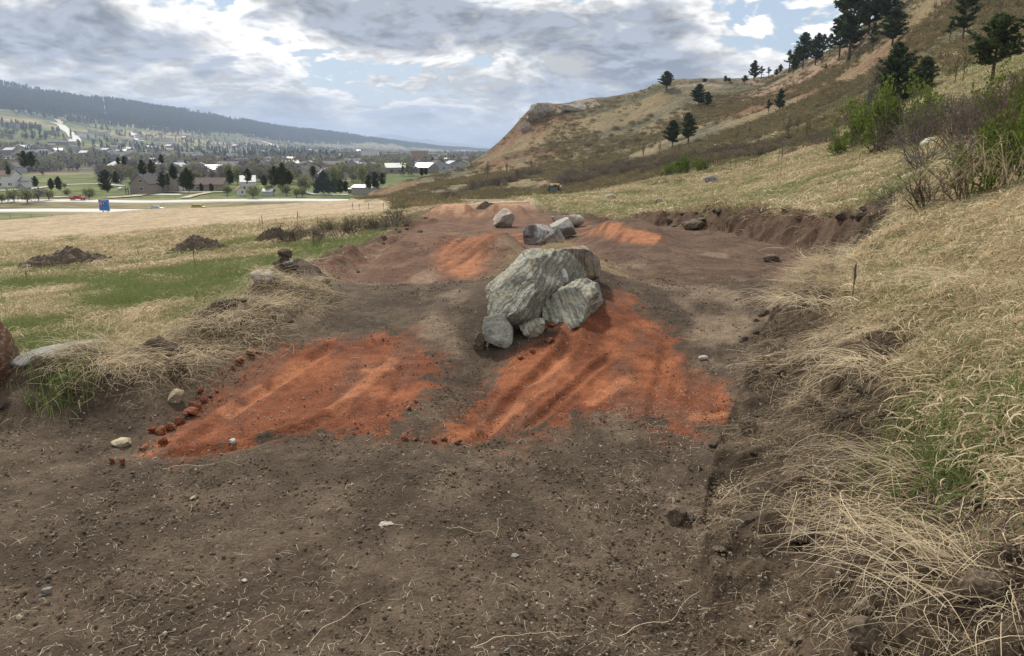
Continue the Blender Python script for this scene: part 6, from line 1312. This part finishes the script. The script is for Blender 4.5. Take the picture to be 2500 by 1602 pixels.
# pale roads winding up the far slopes
def far_road(pts, w_, mat=M_ROAD):
    C = castv([p[0] for p in pts], [p[1] for p in pts], y0=300, y1=8000); C = C[~np.isnan(C[:, 1])]; t = np.linspace(0, len(C)-1, 60); X = np.interp(t, range(len(C)), C[:, 0]); Y = np.interp(t, range(len(C)), C[:, 1]); V = []
    dx = np.gradient(X); dy = np.gradient(Y); L = np.hypot(dx, dy); nx, ny = -dy/L, dx/L
    for s_ in (-1, 1): V.append(np.c_[X+nx*w_/2*s_, Y+ny*w_/2*s_, h_valley(X+nx*w_/2*s_, Y+ny*w_/2*s_)+np.maximum(.4, Y*.0006)])
    n = 60; Vv = np.concatenate(V); me = mesh_np('road', Vv, np.array([(i, i+1, i+1+n, i+n) for i in range(n-1)]), mat); tag(link('road', me), kind='structure')
far_road([(128,300),(150,306),(160,318),(175,328),(184,340),(182,348)], 22); far_road([(138,292),(148,300),(140,305)], 14, M_TAN); far_road([(324,325),(332,333),(345,345)], 24); far_road([(600,340),(640,346),(700,362)], 16); far_road([(452,372),(470,380),(490,388)], 16)
far_road([(-20,468),(60,464),(165,452),(240,450),(300,455)], 4); far_road([(262,489),(330,480),(360,474)], 5, M_TAN); far_road([(400,470),(470,471),(560,470)], 4, M_TAN); far_road([(452,487),(475,478),(510,472)], 4, M_TAN); far_road([(30,492),(62,488),(80,491)], 6)
far_road([(125,486),(150,483),(160,490)], 6, M_TAN); far_road([(735,470),(770,476),(850,477)], 4)

for px, py, ht, lab in [(20,494,36,'wooden utility pole by the highway at the left'),(23,492,30,'second thinner utility pole beside it at the left')]:
    c = vcast(px, py); h_ = ht/F*c[1]; root = bpy.data.objects.new('utility_pole', None); COL.objects.link(root); root.location = tuple(c); tag(root, lab, 'pole')
    link('pole', MB().tube([(0,0,-.3),(0,0,h_)], [.16,.11], 7).mesh('pole', M_POST), root); link('crossarm', MB().box(-.9,.9,-.06,.06,h_-.7,h_-.55).mesh('crossarm', M_POST), root)
# deciduous trees: a haze of twigs with a few leaves
def round_tree(seed, shape, mat, n=420, size=.055, droop=0.):
    rg = np.random.default_rng(seed); tb = MB(); tb.tube([(0,0,-.02),(.01,0,.2),(0,.01,.42)], [.030,.022,.014], 6)
    br = Ribbons(); cb = Ribbons(); P = []
    for i in range(26):
        a = rg.uniform(0, 6.28); e = rg.uniform(.15, 1.15); d = np.array([math.cos(a)*math.sin(e)*shape, math.sin(a)*math.sin(e)*shape, math.cos(e)]); z0 = rg.uniform(.12, .4); L = rg.uniform(.45, .62)*(1-z0*.6); t = np.linspace(0, 1, 6); Q = np.array([0, 0, z0])+np.outer(t, d)*L+np.c_[t*0, t*0, -droop*t**2]+rg.normal(0, .012, (6, 3)); br.tube3(Q, np.linspace(.010, .002, 6), np.ones(3)*.9)
        for q in Q[2:]: P.append(q+rg.normal(0, .055, (n//78, 3)))
    P = np.concatenate(P); P = np.concatenate([P, P+rg.normal(0, .05, P.shape)]); P = P[P[:, 2] > .06]; cb.quadcloud(P, size, rg.uniform(.55, 1.3, (len(P), 1))*np.ones((1, 3)), rg, .35)
    return tb.mesh('trunk', M_BARKG), br.mesh('limbs', M_TWIG), cb.mesh('crown', mat)
M_BUD = leafy('budding_crown', (.27,.275,.13), (.23,.24,.11), trans=.25); M_BARE = leafy('bare_crown', (.27,.235,.215), (.21,.185,.17), trans=.15); M_YEL = leafy('yellow_green_crown', (.28,.28,.10), (.22,.23,.08), trans=.25)
RT = [round_tree(4000, .9, M_BUD), round_tree(4001, 1.2, M_BUD, 480), round_tree(4002, .8, M_BARE), round_tree(4003, .6, M_BARE), round_tree(4004, .55, M_YEL, 460), round_tree(4005, 1.25, M_BARE)]
def rtree(c, h, k, label, group, sx=1., rz=0.):
    root = bpy.data.objects.new('deciduous_tree', None); COL.objects.link(root); root.location = tuple(c); root.rotation_euler = (0, 0, rz); root.scale = (h*sx, h*sx, h*1.08); root.empty_display_size = .05
    tag(root, label, 'tree', group); link('trunk', RT[k][0], root); link('limbs', RT[k][1], root); link('crown', RT[k][2], root)
for i, a in enumerate([(35,494,34,0,'round budding shrub-tree left of the grey shed, by the highway'),(68,497,38,1,'broad budding tree in front of the grey shed'),(95,492,36,5,'darker budding tree right of the grey shed'),(120,490,30,0,'budding tree by the gravel turnout'),(5,496,24,1,'budding bush at the left picture edge by the highway'),(218,488,30,1,'large golden budding bush left of the blue sign'),(165,480,20,0,'small green bush right of the gravel turnout'),(148,466,12,0,'small young tree on the green lawn'),(158,460,14,0,'tiny round tree near the twin pines'),
    (555,477,26,1,'round budding tree left of the white shed'),(618,486,34,1,'leaning budding tree in front of the farmhouse'),(660,478,32,0,'green budding tree right of the farmhouse'),(700,478,28,1,'olive budding tree left of the pair of small round trees'),(724,482,24,0,'left small round tree on the lawn'),(738,481,26,0,'right small round tree on the lawn'),(742,472,46,1,'large spreading budding tree behind the small round ones'),(690,470,36,1,'wide olive tree behind the farmhouse sheds'),
    (455,465,42,4,'tall bare yellow-green poplar behind the brown bungalow'),(485,462,46,4,'second tall poplar behind the brown bungalow'),(520,455,44,3,'grey leafless poplar behind the brown bungalow'),(560,450,52,4,'bright yellow-green tree in the middle of town'),(580,452,44,4,'second bright yellow-green tree beside it'),(815,455,50,4,'yellow-green tree left of the tan barn, far side'),(885,455,52,4,'tall yellow-green tree behind the tan barn'),(825,450,40,4,'thin yellow-green tree among the dark spruces'),(20,432,44,4,'yellow-green tree at the left picture edge'),(10,420,36,4,'second yellow-green tree at the left picture edge'),
    (75,418,24,5,'grey leafless tree by the pale green bungalow'),(105,430,28,2,'bare spreading tree left of the tan knoll'),(330,430,44,2,'grey leafless tree behind the brown house'),(350,440,46,3,'tall grey leafless tree behind the brown house'),(190,418,30,2,'bare shrub tree right of the tan knoll'),(925,474,20,0,'small budding tree at the foot of the hill'),(955,466,16,1,'low bush at the foot of the hill')]):
    rtree(vcast(a[0], a[1]), a[2]/F*vcast(a[0], a[1])[1], a[3], a[4], None, 1.25 if a[3] in (0, 1, 5) else .9, i*1.1)
for i, a in enumerate([(87,457,26,1,'single dark spruce right of the white garage'),(126,464,28,3,'left dark spruce of the twin pair on the lawn'),(144,464,32,3,'right, taller dark spruce of the twin pair'),(263,470,54,1,'tall dark pine at the left of the brown house'),(285,450,30,3,'dark pine behind the white van-like car'),(398,466,44,0,'thin pine right of the brown house'),(412,464,38,2,'sparse pine behind the long trailer'),(462,468,56,1,'tall dark pine right of the long trailer'),(448,466,42,0,'dark pine left of the tallest one by the trailer'),(350,428,36,3,'dense dark pine above the brown house'),(372,426,34,3,'second dense dark pine above the brown house'),(425,440,38,1,'dark pine among the bare trees'),
    (492,468,20,3,'small dark spruce in front of the brown bungalow'),(516,468,20,3,'second small dark spruce in front of the brown bungalow'),(562,450,34,1,'dark pine in front of the bright yellow-green tree'),(605,445,32,3,'dark pine above the farmhouse'),(645,455,26,3,'dark spruce right of the farmhouse roof'),(670,456,48,3,'tall dark spruce in the central group, left'),(690,456,56,3,'tallest dark spruce in the central group'),(706,452,34,3,'lower dark spruce of the central group, right'),(790,474,56,3,'tallest spruce of the dark row'),(775,474,34,3,'left spruce of the dark row'),(803,474,36,3,'third spruce of the dark row'),(818,474,38,3,'fourth spruce of the dark row'),(832,473,34,3,'right spruce of the dark row'),(845,470,28,3,'small spruce at the end of the dark row'),
    (902,462,34,3,'dark spruce behind the tan barn'),(918,460,38,3,'second dark spruce behind the tan barn'),(935,452,28,3,'third dark spruce at the foot of the hill'),(765,430,24,3,'dark pine standing alone among grey trees'),(20,428,22,1,'dark pine by the left yellow-green trees'),(60,410,40,1,'dark pine in the town at the left'),(78,408,36,3,'second dark pine in the town at the left'),(305,404,22,3,'dark round spruce above the tan knoll'),(290,402,18,3,'smaller dark spruce beside it'),(1030,430,20,1,'dark pine by the foot of the hill'),(1040,428,18,1,'second dark pine by the foot of the hill'),(395,400,22,1,'dark pine at the edge of the town centre')]):
    pine(a[0], a[1], a[2], {1: 3, 0: 1}.get(a[3], a[3]), a[4], None, .85, castf=castv, y0=250)
# individual town trees, nearest first
N_ = 250; cand = []
for i in range(1400):
    px = rg.uniform(-40, 1110); py = rg.uniform(385, 452)
    if 25 < px < 245 and py > 400: continue
    if px > 940 and py > 430-(px-940)*.06: continue
    if rg.random() < .5 and py > 440: continue
    cand.append((px, py))
cand.sort(key=lambda q: -q[1]); cand = cand[:N_]; C = castv([p[0] for p in cand], [p[1] for p in cand], y0=300, y1=8000)
for i, c in enumerate(C):
    if np.isnan(c[1]): continue
    k = int(rg.choice([0, 2, 2, 3, 3, 5, 1, 4])); rtree(c, rg.uniform(6, 11), k, ['budding green tree','broad budding tree','grey leafless tree','slender grey leafless tree','yellow-green budding tree','spreading grey-brown tree'][k]+' among the houses of the town', 'trees among the houses of the town', rg.uniform(.9, 1.3) if k not in (3, 4) else .9, rg.uniform(0, 6))
# the rest of the wooded town, and the pines of the long ridge
def farproto(nm, k): # coarse but leafy
    t = RT[k]; rb = Ribbons(); r_ = np.random.default_rng(k); n = 90; P = r_.normal(0, .2, (n, 3))*np.array([1.1, 1.1, 1.0])+np.array([0, 0, .55]); P[:, 2] = np.clip(P[:, 2], .1, 1.05); rb.quadcloud(P, .13, r_.uniform(.5, 1.3, (n, 1))*np.ones((1, 3)), r_, .6); return proto(nm, rb.mesh(nm, [M_BUD, M_BUD, M_BARE, M_BARE, M_YEL, M_BARE][k]))
def conif(nm, s_):
    r_ = np.random.default_rng(s_); rb = Ribbons(); n = 70; z = r_.random(n)**.8; a = r_.uniform(0, 6.28, n); rr = (1-z)*.22*r_.uniform(.5, 1.1, n)+.02; P = np.c_[np.cos(a)*rr, np.sin(a)*rr, .1+z*.9]; rb.quadcloud(P, .11, r_.uniform(.6, 1.3, (n, 1))*np.ones((1, 3)), r_, .6); return proto(nm, rb.mesh(nm, M_PINE))
fp = [farproto('tree', k) for k in (0, 2, 3, 5, 4)]+[conif('tree', 1), conif('tree', 2)]
n_ = 9500; Yt = 520*np.exp(rg.random(n_)*math.log(4300/520)); st = rg.uniform(-.78, .02, n_); Xt = st*Yt; den = fbm(Xt, Yt, .006, 4, 701); slope = sm(Yt, 1200, 1700)*sm(-st, .28, .5)
ok = rg.random(n_) < sm(den, .34, .52)*(1-.85*slope)*(1-.5*sm(Yt, 2400, 4000)); Xt, Yt = Xt[ok], Yt[ok]; idx = rg.choice([0, 1, 1, 2, 2, 3, 3, 0, 4, 5, 6], len(Xt))
scatter('woods', 'grey and budding trees massed through the valley town', np.c_[Xt, Yt, h_valley(Xt, Yt)], rg.uniform(0, 6, len(Xt)), rg.uniform(5, 10.5, len(Xt)), idx, fp)
n_ = 42000; st = rg.uniform(-.95, .0, n_); base = np.interp(st, [(p-1250)/F/.99 for p in (-600,0,250,500,780,916,1020,1196)], [2300,2480,2620,3150,4100,4800,5400,6200]); top = ridge2(st*1000, np.full(n_, 1000.)); u = rg.random(n_); Yt = lerp(base-250, top+30, u**.9); Xt = st*Yt
den = fbm(Xt, Yt*.5, .009, 4, 115); ok = (rg.random(n_) < 1-sm(den, .56, .68)*.9) & ((Yt > base) | (rg.random(n_) < .25)); Xt, Yt = Xt[ok], Yt[ok]
scatter('forest', 'dark pine forest covering the long ridge', np.c_[Xt, Yt, h_valley(Xt, Yt)], rg.uniform(0, 6, len(Xt)), rg.uniform(12, 22, len(Xt)), rg.integers(0, 3, len(Xt)), [conif('tree', 11), conif('tree', 12), conif('tree', 13)])
# pines strewn over the upper left fields
n_ = 900; Yt = rg.uniform(1300, 2600, n_); st = rg.uniform(-.8, -.2, n_); Xt = st*Yt; ok = fbm(Xt, Yt, .004, 3, 703) > .53; Xt, Yt = Xt[ok], Yt[ok]
scatter('field_pines', 'dark pines strewn in groups over the far left fields', np.c_[Xt, Yt, h_valley(Xt, Yt)], rg.uniform(0, 6, len(Xt)), rg.uniform(9, 15, len(Xt)), rg.integers(0, 2, len(Xt)), [conif('tree', 21), conif('tree', 22)])

# ---------------------------------------------------------------- the machine and the bench on the track
c = cast([1352], [486], y0=40)[0]; c = cast([1352], [480], y0=60)[0]; sc = 27/F*c[1]/1.6
root = bpy.data.objects.new('track_loader', None); COL.objects.link(root); root.location = (c[0], c[1]+.6, c[2]); root.scale = (sc, sc, sc); root.rotation_euler = (0, 0, R(-10)); tag(root, 'yellow-topped track loader with a dark glazed cab parked at the end of the dirt track', 'machine')
M_YEL2 = simple('machine_yellow', (.40,.27,.06), .5, .15); M_BLK = simple('machine_black', (.015,.018,.02), .5, .1); M_CABG = simple('cab_glass', (.10,.15,.18), .15, .2, 1, 0, .6)
def part(nm, bx_, m_, par=root, bev=.03):
    o = link(nm, MB().box(*bx_).mesh(nm, m_), par)
    if bev: b = o.modifiers.new('b', 'BEVEL'); b.width = bev; b.segments = 2
    return o
part('cab', (-.72,.72,0,1.3,.35,1.45), M_BLK); part('cab_roof', (-.78,.78,-.12,1.4,1.452,1.72), M_YEL2, bev=.05); part('windscreen', (-.58,.58,-.02,-.004,.55,1.36), M_CABG, bev=0); part('engine_cover', (-.7,.7,1.302,2.5,.3,1.25), M_YEL2)
for s_ in (-1, 1):
    part('track', (s_*.95-.18, s_*.95+.18, -.2, 2.4, 0, .62), M_TYRE, bev=.1); part('lift_arm', (s_*.82-.06, s_*.82+.06, -.3, 2.3, .9, 1.08), M_BLK)
    part('side_window', (s_*.722-.004 if s_ > 0 else -.734, .734 if s_ > 0 else -.718, .2, 1.1, .8, 1.36), M_CABG, bev=0)
part('work_light', (-.42,-.14,-.16,-.121,1.5,1.66), M_WHITE, bev=0); part('work_light', (.14,.42,-.16,-.121,1.5,1.66), M_BLK, bev=0); part('beacon', (-.1,.08,.5,.68,1.722,1.9), simple('beacon_orange', (.6,.2,.04), .4), bev=.02); part('bucket', (-.9,.9,-.75,-.22,.02,.36), M_BLK); part('mirror', (.95,1.15,-.1,-.05,1.3,1.6), M_WHITE)
c = cast([1393], [477], y0=40)[0]; bw_ = 17/F*c[1]; root = bpy.data.objects.new('bench', None); COL.objects.link(root); root.location = tuple(c); root.scale = (bw_/1.5,)*3; tag(root, 'thin dark metal bench standing in the scrub right of the loader', 'bench')
part('seat', (-.75,.75,0,.4,.42,.47), M_BLK, root, 0); part('backrest', (-.75,.75,.38,.43,.62,.86), M_BLK, root, 0)
for x in (-.7, .7): part('leg', (x-.03, x+.03, .02, .07, -.3, .42), M_BLK, root, 0); part('leg', (x-.03, x+.03, .38, .43, -.3, .62), M_BLK, root, 0)
